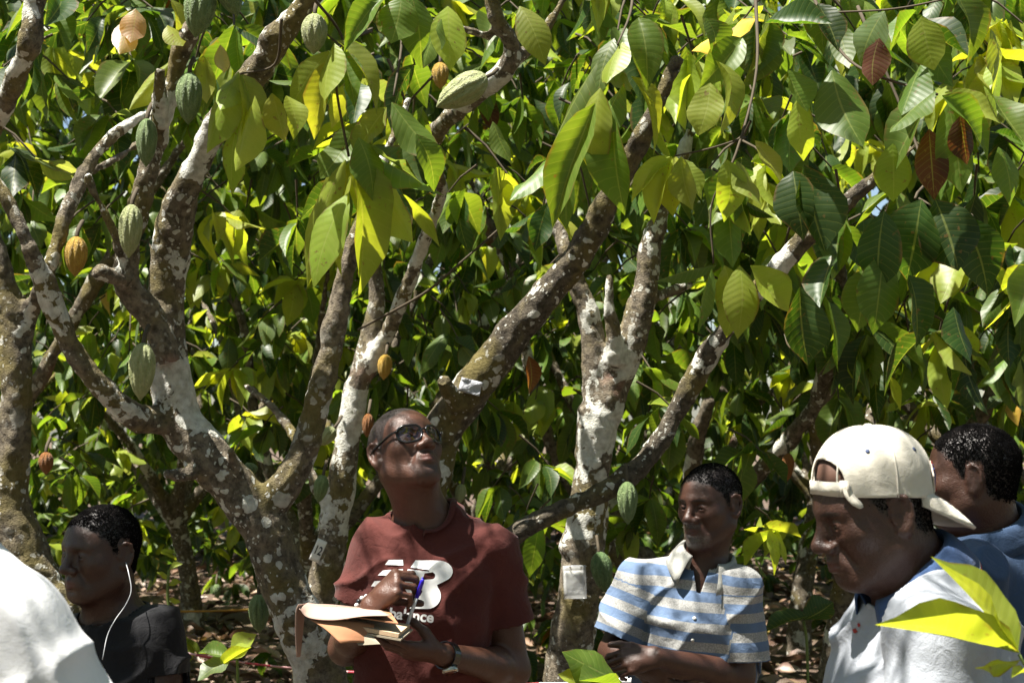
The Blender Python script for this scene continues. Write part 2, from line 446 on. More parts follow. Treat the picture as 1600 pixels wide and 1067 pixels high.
for _i in range(NV):
    bites = [(rng.uniform(.3, .9), int(rng.integers(2)), rng.uniform(.05, .10), rng.uniform(.2, .6)) for _ in range(int(rng.integers(1, 3)) if _i % 4 == 3 else 0)]
    _pr.append((rng.uniform(0.0, 0.5), rng.uniform(-0.3, 0.6), rng.uniform(0.03, 0.14), rng.uniform(0, 6), rng.uniform(-1.0, 1.0), bites, rng.uniform(-.45, .45)))
LEAF_HI = [leaf_shape(8, 4, *q) for q in _pr]; LEAF_LO = [leaf_shape(5, 2, *q) for q in _pr]
LEAF_ME = []
for v, f, uv in LEAF_HI:
    me = bpy.data.meshes.new('leaf'); me.from_pydata([tuple(q) for q in v], [], [list(q) for q in f]); me.update()
    me.polygons.foreach_set('use_smooth', [True] * len(me.polygons))
    u = me.uv_layers.new(name='uv'); li = np.empty(len(me.loops), np.int32); me.loops.foreach_get('vertex_index', li); u.data.foreach_set('uv', uv[li].ravel())
    me.materials.append(M_LEAF_O); LEAF_ME.append(me)
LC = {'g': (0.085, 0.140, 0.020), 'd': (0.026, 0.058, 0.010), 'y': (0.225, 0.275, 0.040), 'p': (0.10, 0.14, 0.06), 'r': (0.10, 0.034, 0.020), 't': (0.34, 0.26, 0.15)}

class Tree:
    all = []
    def __init__(s, name, base, label, cat='tree', group=None, leafy=True):
        s.base = np.array([base[0], base[1], float(gz(base[0], base[1]))]); s.e = empty(name, s.base, label, cat, group)
        s.L = []; s.tw = []; s.limbs = []; Tree.all.append(s); s.leafy = leafy
def add_leaf(t, pos, ax, nr, ln, wd, c, manual=False):
    ax = np.asarray(ax, float); ax = ax / np.linalg.norm(ax); nr = np.asarray(nr, float); nr = nr - ax * (nr @ ax); l = np.linalg.norm(nr)
    nr = nr / l if l > 1e-6 else np.array([0, 0, 1.0])
    c = np.array(LC[c]) * rng.uniform(0.78, 1.25) * rng.uniform(0.92, 1.08, 3)
    v_i = int(rng.integers(NV)); v_i = v_i - 1 if manual and v_i % 4 == 3 and rng.random() < .7 else v_i
    t.L.append((np.asarray(pos, float), ax, nr, ln, wd, c, v_i, manual))
def rcol(yy=0.1):
    r = rng.random()
    return 'y' if r < yy else 'd' if r < 0.40 + yy else 'p' if r < 0.44 + yy else 'r' if r < 0.442 + yy else 't' if r < 0.446 + yy else 'g'  # random leaf tones, with extra dark ones to deepen the shade
def cluster(t, p, n, L, yy=0.1, droop=(0.2, 0.95), out=None, c=None):
    p = np.asarray(p, float)
    d = np.array([rng.normal(), rng.normal(), -0.3]) if out is None else np.asarray(out, float) + rng.normal(0, 0.3, 3)
    d = d / np.linalg.norm(d); a0 = rng.uniform(0, 6.28)
    young = rng.random() < yy
    t.tw.append((p - d * 0.16 + np.array([0, 0, 0.07]), p))
    for i in range(n):
        a = a0 + i * 2.4 + rng.normal(0, 0.3); rad = np.array([math.cos(a), math.sin(a), 0]) + d * 0.6
        dr = rng.uniform(*droop); ax = rad * (1 - dr) + np.array([0, 0, -1.0]) * dr + rng.normal(0, 0.12, 3)
        ln = L * rng.uniform(0.65, 1.15)
        nr = np.array([0, 0, 1.0]) + rad * 0.9 + rng.normal(0, 0.3, 3)
        add_leaf(t, p - d * rng.uniform(0, 0.12), ax, nr, ln, ln * rng.uniform(0.36, 0.50), c or ('y' if young else rcol(0.03)))
def limb(t, pts, n=6):
    """pts: (px, py, depth, half width in photo pixels)"""
    w = np.array([P(a, b, d) for a, b, d, _ in pts]); r = np.array([h / FPX * d for _, _, d, h in pts])
    c = catmull(np.column_stack([w, r * 0.86]), n); t.limbs.append((c[:, :3], np.maximum(c[:, 3], 0.004)))
def limbw(t, w, r, n=6):
    c = catmull(np.column_stack([np.asarray(w, float), np.asarray(r) * 0.88]), n); t.limbs.append((c[:, :3], np.maximum(c[:, 3], 0.004)))
def build_trunk(t, voxel, m, amp=1.0):
    V, F = join([tube(p, r, 12) for p, r in t.limbs])
    me = bpy.data.meshes.new('tmp'); me.from_pydata([tuple(v) for v in V], [], F); o = bpy.data.objects.new('tmp', me); col.objects.link(o)
    r = o.modifiers.new('r', 'REMESH'); r.mode = 'VOXEL'; r.voxel_size = voxel
    s = o.modifiers.new('s', 'SMOOTH'); s.factor = 0.5; s.iterations = 4
    dg = bpy.context.evaluated_depsgraph_get(); ev_ = o.evaluated_get(dg); q = ev_.to_mesh()
    v = np.empty(len(q.vertices) * 3); q.vertices.foreach_get('co', v); v = v.reshape(-1, 3)
    nn = np.empty(len(q.vertices) * 3); q.vertices.foreach_get('normal', nn); nn = nn.reshape(-1, 3)
    f = np.empty(len(q.loops), np.int32); q.loops.foreach_get('vertex_index', f); f = f.reshape(-1, 4).copy()
    ev_.to_mesh_clear(); bpy.data.objects.remove(o); bpy.data.meshes.remove(me)
    dsp = 0.006 * vnoise(v * 11) + 0.0045 * vnoise(v * 27 + 5) + 0.0032 * vnoise(v * 60 + 9) - 0.004
    kn = np.clip(vnoise(v * 7.5 + 31) - 0.5, 0, 1) * 0.035
    v = v + nn * ((dsp + kn) * amp)[:, None]
    return mesh_obj('trunk', v, f, m, t.e)

# ------------------------------------------------------------------ trees of the photograph
BARK1 = bark_mat('bark_lichen', 0.82, 3.0, 0.55, 1.12); BARK2 = bark_mat('bark_moss', 0.35, 11.0, 0.8); BARK4 = bark_mat('bark_mossy_dark', 0.45, 17.0, 0.55, 0.62); BARK3 = bark_mat('bark_dark', 0.25, 23.0, 0.4)
D1 = 4.3
b1 = P(505, 1150, D1)
T1 = Tree('cocoa_tree', (b1[0] + 0.03, b1[1]), 'lichen covered cocoa tree with many pods, forking just left of the maroon shirt')
limbw(T1, [(b1[0] + 0.05, b1[1] + .02, gz(b1[0], b1[1]) - 0.1), (b1[0] + 0.03, b1[1], 0.35), P(512, 1120, D1), P(490, 1030, D1), P(455, 940, D1), P(432, 880, D1), P(412, 820, D1), P(385, 780, D1)], [0.15, 0.115, .094, .088, .082, .078, .084, .088])
limb(T1, [(412, 820, D1, 46), (360, 755, D1, 44), (312, 700, D1, 46), (280, 655, D1, 44), (268, 600, D1, 42), (262, 530, D1, 37), (262, 430, D1, 33), (275, 335, 4.25, 31), (312, 250, 4.2, 28), (352, 175, 4.15, 27), (410, 98, 4.1, 29), (452, 38, 4.05, 27), (500, -25, 4.0, 24), (560, -120, 4.0, 18)])
limb(T1, [(270, 660, D1, 30), (215, 652, 4.2, 28), (165, 612, 4.15, 25), (110, 540, 4.1, 23), (75, 455, 4.05, 24), (45, 385, 4.0, 20), (12, 315, 4.0, 18), (-40, 230, 4.0, 15)])
limb(T1, [(266, 570, 4.2, 30), (240, 500, 4.18, 30), (200, 445, 4.15, 29), (200, 390, 4.12, 25), (225, 290, 4.1, 24), (252, 185, 4.08, 24), (277, 100, 4.05, 22), (310, 20, 4.0, 20), (345, -70, 4.0, 18)])
limb(T1, [(252, 200, 4.05, 17), (250, 150, 4.0, 16), (252, 104, 3.97, 15)])
limb(T1, [(205, 440, 4.1, 18), (175, 432, 4.06, 17), (148, 422, 4.02, 16)])
limb(T1, [(205, 440, 4.1, 14), (178, 365, 4.05, 12), (150, 305, 4.0, 10), (133, 270, 3.98, 10)])
limb(T1, [(75, 420, 4.1, 18), (100, 345, 4.15, 19), (125, 285, 4.2, 17), (155, 235, 4.25, 16), (215, 185, 4.3, 13), (300, 150, 4.5, 9)])
limb(T1, [(130, 275, 4.25, 8), (185, 245, 4.35, 11), (230, 215, 4.45, 10)])
limb(T1, [(400, 800, D1, 34), (440, 765, D1, 33), (475, 695, D1, 29), (505, 590, D1, 26), (528, 480, D1, 24), (545, 405, D1, 22), (572, 335, D1, 18), (600, 250, 4.35, 14), (640, 150, 4.4, 9)])
limb(T1, [(310, 735, 4.28, 15), (285, 742, 4.22, 14), (258, 740, 4.17, 12)])
limb(T1, [(395, 800, D1, 20), (370, 735, 4.25, 12), (360, 700, 4.2, 10)])
D0 = 4.9; b0 = P(70, 960, D0)
T0 = Tree('cocoa_tree', (b0[0] + 0.05, b0[1]), 'mossy cocoa tree at the left edge, behind the man in black')
limbw(T0, [(b0[0] + 0.2, b0[1], gz(b0[0], b0[1]) - 0.1), P(95, 1010, D0), P(62, 920, D0), P(35, 850, D0), P(15, 780, D0), P(22, 680, D0), P(26, 590, D0), P(20, 505, D0), P(2, 425, D0), P(-25, 330, D0)], [.14, .11, .1, .088, .075, .064, .064, .058, .045, .036])
limb(T0, [(24, 560, D0, 24), (45, 490, D0, 18), (75, 430, 4.8, 14), (90, 380, 4.9, 10)])
limb(T0, [(-60, 300, 4.6, 22), (-20, 215, 4.5, 22), (15, 148, 4.4, 23), (42, 75, 4.3, 23), (52, 20, 4.3, 22), (70, -60, 4.3, 20)])
D2 = 4.75; b2 = P(655, 1000, D2)
T2 = Tree('cocoa_tree', (b2[0], b2[1]), 'leaning cocoa tree with long mossy limbs behind the man in glasses')
limbw(T2, [(b2[0] + 0.02, b2[1] + .1, gz(b2[0], b2[1]) - 0.1), P(655, 1000, D2), P(652, 900, D2), P(658, 790, D2), P(680, 710, D2)], [.13, .1, .09, .085, .08], 5)
limb(T2, [(672, 735, D2, 40), (698, 662, D2, 40), (748, 592, 4.7, 39), (802, 520, 4.65, 35), (862, 450, 4.6, 33), (912, 388, 4.55, 30), (950, 312, 4.5, 26), (985, 250, 4.45, 22), (1015, 190, 4.4, 17), (1060, 90, 4.4, 12)])
limb(T2, [(715, 640, 4.68, 20), (700, 610, 4.62, 18), (690, 592, 4.58, 15)])
limb(T2, [(655, 920, D2, 26), (740, 880, 4.72, 24), (810, 832, 4.7, 21), (870, 800, 4.7, 21), (940, 770, 4.7, 23), (1010, 718, 4.7, 21), (1058, 640, 4.7, 22), (1108, 553, 4.65, 24), (1152, 490, 4.6, 21), (1212, 422, 4.55, 21), (1272, 360, 4.5, 21), (1352, 290, 4.45, 15), (1440, 220, 4.4, 10)])
D3 = 5.3; b3 = P(885, 1080, D3)
T3 = Tree('cocoa_tree', (b3[0] - .02, b3[1]), 'pale barked cocoa tree with a paper label and a forked top')
limbw(T3, [(b3[0] - 0.04, b3[1], gz(b3[0], b3[1]) - 0.1), P(888, 1080, D3), P(900, 960, D3), P(912, 860, D3), P(924, 740, D3), P(936, 640, D3)], [.15, .105, .092, .086, .078, .088], 5)
limb(T3, [(936, 650, D3, 34), (932, 585, D3, 27), (922, 505, D3, 24), (903, 445, D3, 21), (885, 395, D3, 18), (860, 310, 5.4, 14)])
limb(T3, [(940, 645, D3, 38), (968, 575, D3, 33), (992, 515, D3, 29), (1010, 440, D3, 24), (1016, 380, D3, 22), (1042, 310, D3, 18), (1080, 200, D3, 13)])
limb(T3, [(965, 570, 5.25, 20), (958, 515, 5.22, 18), (952, 470, 5.2, 12), (951, 428, 5.2, 8)])
limb(T3, [(1000, 470, D3, 13), (1040, 460, 5.35, 11), (1080, 440, 5.4, 9)])
D5 = 5.7; b5 = P(500, 1000, D5)
T5 = Tree('cocoa_tree', (b5[0], b5[1]), 'slim cocoa tree with the number tag and yellow pods, behind the main fork')
limbw(T5, [(b5[0] - 0.05, b5[1], gz(b5[0], b5[1]) - 0.1), P(498, 1000, D5), P(508, 900, D5), P(528, 790, D5), P(543, 690, D5), P(558, 600, D5)], [.12, .085, .075, .066, .06, .06], 5)
limb(T5, [(556, 610, D5, 22), (575, 540, D5, 20), (588, 470, D5, 17), (585, 400, D5, 15), (590, 320, D5, 11)])
limb(T5, [(560, 600, D5, 20), (605, 520, 5.6, 17), (640, 440, 5.5, 16), (665, 370, 5.4, 14), (690, 300, 5.2, 14), (672, 240, 5.0, 18), (692, 195, 4.8, 19), (742, 150, 4.6, 20), (788, 112, 4.5, 19), (800, 70, 4.45, 19), (775, 25, 4.4, 18), (760, -40, 4.4, 16)])
limb(T5, [(790, 108, 4.5, 14), (840, 62, 4.5, 13), (880, 0, 4.5, 10), (920, -80, 4.5, 8)])
limb(T5, [(770, 60, 4.45, 10), (725, 45, 4.4, 9), (706, 38, 4.4, 7)])
limb(T5, [(525, 800, D5, 16), (495, 760, D5, 13), (470, 700, 5.8, 12), (430, 640, 5.9, 10), (380, 600, 6, 7)])

BACK = [(-2.75, 7.2), (-1.15, 8.6), (0.52, 8.0), (1.42, 7.0), (2.75, 7.4), (-4.3, 10.2), (-2.4, 11.6), (-0.2, 11.4), (2.0, 10.8), (4.3, 10.6), (-5.4, 14.4), (-1.6, 15.0), (1.4, 14.6), (5.2, 14.6)]
BLAB = ['cocoa tree left of the lichen tree, far behind the man in black', 'cocoa tree in deep shade between the number tag tree and the left trunk',
        'dark trunked cocoa tree just left of the pale labelled trunk', 'cocoa tree right behind the head of the striped shirt man',
        'cocoa tree with dark slanting limbs behind the white cap', 'far cocoa tree at the left edge of the frame', 'far cocoa tree beyond the tape at left',
        'far cocoa tree behind the man in glasses', 'far cocoa tree between the striped shirt and the white cap', 'far cocoa tree at the right edge of the frame',
        'most distant cocoa tree at the far left', 'most distant cocoa tree left of centre', 'most distant cocoa tree right of centre', 'most distant cocoa tree at the far right']
BT = []
for (x, y), lab in zip(BACK, BLAB):
    t = Tree('cocoa_tree', (x, y), lab, group='cocoa trees in the background'); g = t.base[2]; BT.append(t)
    hh = rng.uniform(0.8, 1.25); lx, ly = rng.normal(0, 0.12, 2); top = np.array([x + lx, y + ly, g + hh])
    limbw(t, [(x, y, g - 0.1), (x + lx * 0.3, y + ly * 0.3, g + hh * 0.5), top, top + [lx * .3, ly * .3, .12]], [.12, .085, .08, .06], 4)
    nl = int(rng.integers(3, 6)); a0 = rng.uniform(0, 6.28)
    for i in range(nl):
        a = a0 + i * 6.28 / nl + rng.normal(0, 0.3); rad = rng.uniform(1.0, 1.9); up = rng.uniform(1.2, 2.6)
        d = np.array([math.cos(a) * rad, math.sin(a) * rad, up])
        k1 = top + d * 0.3 + rng.normal(0, .08, 3); k2 = top + d * 0.65 + rng.normal(0, .12, 3); k3 = top + d + [0, 0, -0.1]
        limbw(t, [top - [0, 0, .08], k1, k2, k3], [.062, .048, .034, .012], 5)
        for _ in range(32):
            f = rng.uniform(0.35, 1.12); q = top + d * f + rng.normal(0, 0.34, 3) * [1, 1, .8]
            if q[2] < g + 0.95: q[2] = g + 0.95 + rng.uniform(0, .5)
            cluster(t, q, int(rng.integers(5, 9)), 0.21, 0.14, droop=(0.0, 0.9))
    for _ in range(36):                         # drooping outer skirt
        a = rng.uniform(0, 6.28); rr = rng.uniform(0.8, 1.7)
        cluster(t, (x + math.cos(a) * rr, y + math.sin(a) * rr, g + rng.uniform(1.1, 2.6)), int(rng.integers(5, 9)), 0.21, 0.14, droop=(0.0, 0.9))
for t in (BT[4],):
    limb(t, [(1160, 765, 6.8, 14), (1215, 705, 6.6, 17), (1262, 650, 6.4, 17), (1330, 560, 6.3, 14), (1400, 480, 6.2, 10)])
limb(BT[3], [(1085, 850, 6.9, 20), (1080, 760, 6.8, 19), (1088, 690, 6.7, 18), (1110, 620, 6.6, 14)])

# crowns of the near trees -------------------------------------------------
def px_cluster(t, px, py, d, n, L=0.24, yy=0.15, **k): cluster(t, P(px, py, d), n, L, yy, **k)
for _ in range(260):                            # middle distance foliage behind the near limbs
    px, py = rng.uniform(-150, 1750), rng.uniform(-120, 560); d = rng.uniform(5.8, 8.6)
    if 300 < px < 700 and py > 420: continue
    px_cluster(min((T0, T1, T3, T5, BT[0], BT[2], BT[3], BT[4]), key=lambda q: abs(q.base[0] - P(px, py, d)[0])), px, py, d, int(rng.integers(5, 8)), 0.20, 0.22, droop=(0.0, 0.85))
for _ in range(95):                             # heavy hanging foliage at the upper right
    px = rng.uniform(1010, 1680); py = rng.uniform(-80, 600) if px > 1200 else rng.uniform(-60, 380); d = rng.uniform(4.6, 6.2)
    px_cluster(T3 if px < 1250 else BT[4], px, py, d, int(rng.integers(5, 8)), 0.22, 0.12, droop=(0.15, 0.95))
for _ in range(40):
    px = rng.uniform(560, 1050); py = rng.uniform(-80, 330); d = rng.uniform(4.6, 6.0)
    px_cluster(T2 if px > 800 else T5, px, py, d, int(rng.integers(5, 8)), 0.21, 0.22, droop=(0.1, 0.95))
for _ in range(34):
    px = rng.uniform(-60, 560); py = rng.uniform(-80, 260); d = rng.uniform(4.7, 6.2)
    px_cluster(T1 if px > 200 else T0, px, py, d, int(rng.integers(5, 8)), 0.20, 0.15, droop=(0.0, 0.85))
near = [T0, T1, T2, T3, T5]
for _ in range(900):                            # the canopy overhead, above the frame
    q = np.array([rng.uniform(-4.2, 3.6), rng.uniform(-3.0, 6.4), rng.uniform(2.75, 4.5)])
    if q[1] > 3.3 and rng.random() < 0.62: continue
    t = min(near, key=lambda t: np.hypot(*(t.base[:2] - q[:2])))
    cluster(t, q, int(rng.integers(6, 9)), 0.25, 0.12, droop=(0.1, 0.7))
SHADE = [(785, 930, 3.75, .10), (770, 1000, 3.7, .10), (680, 1045, 3.65, .10), (740, 860, 3.7, .08), (750, 960, 3.65, .1), (1120, 790, 4.4, .10), (1120, 950, 4.3, .10), (1165, 1000, 4.3, .10), (1090, 1020, 4.2, .06), (1300, 860, 2.35, .06), (1450, 1030, 2.2, .13), (1500, 1000, 2.2, .1), (1520, 720, 3.1, .12), (1540, 930, 3.0, .14), (1580, 850, 3.0, .1),
         (150, 1050, 1.75, .05), (165, 880, 3.55, .10), (225, 975, 3.5, .12), (340, 860, 4.3, .12), (1010, 1000, 4.3, .04), (480, 1000, 4.3, .1)]
for a, b, d, r in SHADE:                        # unseen leaf clusters added along the sun rays to shade the group
    p0 = P(a, b, d)
    for k in range(13):
        z = rng.uniform(3.0, 4.3); q = p0 + SUNV * ((z - p0[2]) / SUNV[2]) + rng.normal(0, r * .6, 3)
        cluster(min(near, key=lambda t: np.hypot(*(t.base[:2] - q[:2]))), q, 6, 0.25, 0.1, droop=(0.0, 0.6))
for _ in range(4600):
    q = np.array([rng.uniform(-8, 6), rng.uniform(6.0, 18), rng.uniform(3.7, 6.2)])
    if vnoise(q * [0.6, 0.6, 0.15]) < -0.12: continue
    t = min(BT, key=lambda t: np.hypot(*(t.base[:2] - q[:2])))
    cluster(t, q, int(rng.integers(5, 8)), 0.25, 0.12, droop=(0.1, 0.7))

for _ in range(320):                            # high crowns that close off the sky
    d = rng.uniform(8, 14); q = P(rng.uniform(-60, 1660), rng.uniform(-60, 300), d)
    cluster(min(BT, key=lambda t: np.hypot(*(t.base[:2] - q[:2]))), q, 7, 0.27, 0.2)
for _ in range(170):
    d = rng.uniform(9, 14); q = P(rng.uniform(-60, 1660), rng.uniform(-80, 200), d)
    cluster(min(BT, key=lambda t: np.hypot(*(t.base[:2] - q[:2]))), q, 7, 0.29, 0.2)
# leaves that stand out in the photograph: (base x, y, tip x, y, width, depth, colour)
ML = [
 (T1, 3.99, [(372,118,318,228,48,'y'),(378,116,402,178,44,'y'),(398,150,366,258,46,'y'),(388,140,326,275,30,'y'),(425,146,446,216,38,'y'),(448,150,470,195,30,'y'),(372,112,345,165,34,'y'),
   (522,68,500,146,52,'y'),(526,64,606,132,38,'y'),(514,80,446,162,36,'y'),(520,92,470,192,32,'y'),(526,80,560,140,30,'g'),
   (545,245,486,402,58,'y'),(540,250,436,422,40,'y'),(552,246,612,432,72,'y'),(552,232,646,358,70,'y'),(556,224,688,292,60,'g'),(548,212,502,272,40,'g'),(560,190,520,265,36,'g'),(545,302,474,420,46,'y'),(604,168,556,244,40,'y'),(612,160,692,246,44,'g'),(560,215,600,290,48,'g'),(570,230,660,275,40,'p'),
   (205,22,188,78,30,'t'),(212,14,205,62,32,'t'),(270,92,205,165,24,'y'),(268,0,290,34,40,'y'),(262,40,285,66,30,'y'),(344,70,350,110,18,'t')]),
 (T5, 3.8, [(642,-8,670,80,50,'g'),(628,-6,612,62,52,'g'),(602,-6,538,50,30,'g'),(700,10,712,84,44,'y'),(690,30,660,100,32,'g'),(812,10,850,70,40,'y'),(770,190,800,250,26,'g'),(650,210,690,285,34,'g')]),
 (T2, 3.7, [(972,66,944,118,42,'y'),(998,28,1010,108,42,'g'),(942,84,846,232,48,'g'),(930,162,868,342,48,'g'),(938,138,906,248,46,'y'),(900,232,852,338,46,'g'),(882,232,800,302,42,'g'),(960,180,936,312,54,'g'),(986,120,1052,208,28,'y'),(975,130,930,210,36,'g'),(960,60,925,130,34,'g'),
   (1046,245,988,302,30,'y'),(1050,245,1022,342,32,'y'),(1056,245,1052,332,40,'y'),(1064,245,1084,322,40,'y'),(1060,248,1098,302,24,'y'),(1136,250,1140,332,40,'y'),(1152,252,1188,312,36,'y'),
   (1132,415,1150,516,48,'y'),(1156,415,1166,502,44,'y'),(1172,415,1228,482,46,'y'),(1112,420,1084,512,22,'g'),(1120,414,1030,430,22,'g'),(1110,130,1090,205,44,'y'),(1118,95,1165,180,50,'y'),(1105,30,1130,80,50,'g'),(1160,60,1105,110,40,'g'),(1180,220,1220,280,30,'y')]),
 (BT[4], 3.4, [(1466,150,1366,232,46,'g'),(1462,142,1392,196,36,'g'),(1300,110,1346,216,64,'g'),(1440,98,1408,172,48,'g'),(1472,150,1572,222,46,'g'),(1476,145,1562,188,40,'y'),(1482,160,1502,292,48,'g'),(1452,202,1450,288,40,'r'),(1500,182,1512,252,36,'r'),(1492,-10,1545,72,68,'g'),(1440,26,1460,102,48,'y'),(1548,46,1590,128,50,'y'),(1382,18,1328,82,50,'p'),(1374,60,1362,128,40,'r'),
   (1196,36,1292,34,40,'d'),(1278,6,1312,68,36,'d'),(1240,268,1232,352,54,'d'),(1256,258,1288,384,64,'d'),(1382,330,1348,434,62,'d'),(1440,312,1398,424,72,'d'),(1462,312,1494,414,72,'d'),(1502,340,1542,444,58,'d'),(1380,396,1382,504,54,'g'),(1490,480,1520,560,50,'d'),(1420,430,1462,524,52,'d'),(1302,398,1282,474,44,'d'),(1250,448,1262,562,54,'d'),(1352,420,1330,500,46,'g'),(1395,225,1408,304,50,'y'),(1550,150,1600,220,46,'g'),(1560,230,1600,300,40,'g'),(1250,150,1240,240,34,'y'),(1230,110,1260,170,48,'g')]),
]
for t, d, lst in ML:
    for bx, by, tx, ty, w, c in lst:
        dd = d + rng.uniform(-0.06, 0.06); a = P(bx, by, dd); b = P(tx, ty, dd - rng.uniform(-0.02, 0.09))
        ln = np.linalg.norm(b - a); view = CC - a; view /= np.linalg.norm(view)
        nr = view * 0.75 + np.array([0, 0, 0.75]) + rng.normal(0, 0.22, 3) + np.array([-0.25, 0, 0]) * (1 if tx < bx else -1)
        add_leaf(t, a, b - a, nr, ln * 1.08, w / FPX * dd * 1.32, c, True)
rl = P(826, 556, 4.9); add_leaf(T3, rl, P(836, 616, 4.9) - rl, (0.3, -1, 0.3), 0.13, 0.055, 'r', True)
TWIGS = [(T1, [(475, -20, 3.9, 5), (535, 60, 4.0, 4), (525, 130, 4.0, 4), (545, 245, 3.99, 4)]), (T1, [(440, 30, 3.9, 5), (430, 100, 4.0, 4), (375, 116, 3.99, 3)]),
         (T5, [(620, -30, 4.0, 5), (628, 60, 3.85, 4), (615, 150, 3.7, 3)]), (T2, [(990, -30, 4.2, 5), (985, 20, 3.9, 4), (965, 70, 3.7, 3)]), (T2, [(1180, -20, 4.2, 6), (1182, 110, 3.9, 4), (1150, 240, 3.7, 4), (1112, 320, 3.7, 3), (1115, 412, 3.7, 3)]),
         (T2, [(1165, 215, 3.75, 4), (1110, 232, 3.7, 3), (1055, 244, 3.7, 3)]), (BT[4], [(1265, -20, 3.9, 6), (1300, 60, 3.7, 5), (1350, 110, 3.55, 4), (1465, 148, 3.4, 4)]),
         (BT[4], [(1300, 20, 3.7, 3), (1400, 14, 3.6, 3), (1500, -6, 3.5, 3)]), (T1, [(640, 60, 4.0, 3), (720, 72, 4.1, 3)]), (BT[4], [(1340, 10, 4.2, 5), (1440, 250, 4.0, 4), (1430, 310, 3.6, 4)]),
         (T5, [(560, 515, 5.2, 4), (660, 460, 5.0, 4), (720, 410, 4.9, 3), (800, 340, 4.9, 3)])]
for t, pts in TWIGS:
    w = np.array([[*P(a, b, d), h / FPX * d] for a, b, d, h in pts]); w[:, 3] *= .55; c = catmull(w, 6); tube_obj('twig', c[:, :3], np.maximum(c[:, 3], .0013), M_TWIG, t.e, 6)

build_trunk(T1, 0.009, BARK1); build_trunk(T0, 0.010, BARK2); build_trunk(T2, 0.010, BARK4); build_trunk(T3, 0.010, BARK1); build_trunk(T5, 0.011, BARK1, 0.8)
for t in BT: build_trunk(t, 0.018, BARK3, 0.9)

# ------------------------------------------------------------------ sun gaps in the canopy: the places that the photograph shows in sunlight
LIT = [(1365, 690, 2.35, .13), (1325, 1000, 2.2, .03), (1410, 930, 2.2, .02), (1440, 800, 2.4, .07), (50, 890, 1.8, .2), (-20, 900, 1.8, .2), (645, 645, 3.72, .08), (625, 720, 3.7, .06), (600, 830, 3.75, .07), (630, 890, 3.65, .08), (605, 930, 3.5, .08),
       (520, 950, 3.45, .10), (135, 805, 3.6, .05), (255, 1050, 3.5, .07), (965, 965, 4.4, .08), (1045, 880, 4.35, .05), (985, 1010, 4.2, .07), (1070, 930, 4.3, .05), (150, 600, 4.2, .12), (90, 500, 4.1, .12), (330, 740, 4.3, .14), (280, 640, 4.2, .1), (210, 640, 4.2, .1), (270, 480, 4.2, .08), (420, 800, 4.2, .08), (250, 300, 4.1, .1), (400, 110, 4.05, .1), (460, 720, 4.3, .08), (500, 600, 4.3, .12), (540, 440, 4.3, .1), (930, 740, 5.3, .12),
       (203, 360, 4.0, .1), (220, 580, 4.1, .1), (718, 140, 4.4, .12), (20, 330, 4.0, .1), (30, 560, 4.9, .1), (820, 500, 4.6, .08), (740, 600, 4.6, .08), (1000, 500, 5.2, .12), (1040, 660, 4.7, .1), (1130, 540, 4.6, .08), (370, 180, 3.99, .40), (530, 120, 3.99, .40), (550, 330, 3.99, .48), (910, 180, 3.7, .48),
       (1050, 290, 3.7, .32), (1160, 460, 3.7, .28), (1330, 160, 3.4, .34), (1440, 150, 3.4, .48), (1520, 40, 3.4, .40), (1120, 130, 3.7, .36), (640, 40, 3.8, .3), (1490, 975, 1.98, .10), (1540, 960, 1.98, .08), (350, 1020, 4.4, .1), (450, 60, 4.05, .1), (30, 80, 4.3, .1)]
LITP = np.array([P(a, b, d) for a, b, d, _ in LIT]); LITR = np.array([r for *_, r in LIT])
def leaf_ok(rec):
    p, ax, nr, ln, wd, c, var, man = rec
    if man: return True
    m = p + ax * ln * 0.5
    px, py, d = proj(m)
    if 0.05 < d < 4.55 and -120 < px < 1720 and -130 + (d < 3.5) * -60 < py < 1200: return False      # keep the view of the group open
    if 0 < d < 2.5 and abs(m[0]) < 1.5 and m[2] < 2.6: return False
    q = m - LITP; along = q @ SUNV; perp = np.linalg.norm(q - along[:, None] * SUNV, axis=1)
    return not ((along > 0.05) & (perp < LITR * 1.15 + 0.07)).any()
def emit_leaves(t):
    recs = [r for r in t.L if leaf_ok(r)]
    sc = []
    for r in recs:
        px, py, d = proj(r[0] + r[1] * r[3] * 0.5); vis = d > 0.3 and -20 < px < 1620 and -20 < py < 1080
        sc.append((r[3] * r[4] / d ** 2 if vis else 0.0) * (50 if r[7] else 1))
    order = np.argsort(sc)[::-1]; indiv = [i for i in order[:300] if sc[i] > 0]; iset = set(indiv); rest = [i for i in range(len(recs)) if i not in iset]
    B = Vector([float(v) for v in t.base])
    for i in indiv:
        p, ax, nr, ln, wd, c, var, man = recs[i]; x = np.cross(ax, nr)
        o = bpy.data.objects.new('leaf', LEAF_ME[var]); o.parent = t.e; o['leaf_colour'] = [float(v) for v in c]
        M = Matrix([[x[k] * wd, ax[k] * ln, nr[k] * ln, p[k] - t.base[k]] for k in range(3)] + [[0, 0, 0, 1]])
        o.matrix_basis = M; col.objects.link(o)
    if rest:
        join_leaves([recs[i] for i in rest], 'foliage', t.e, t.tw)
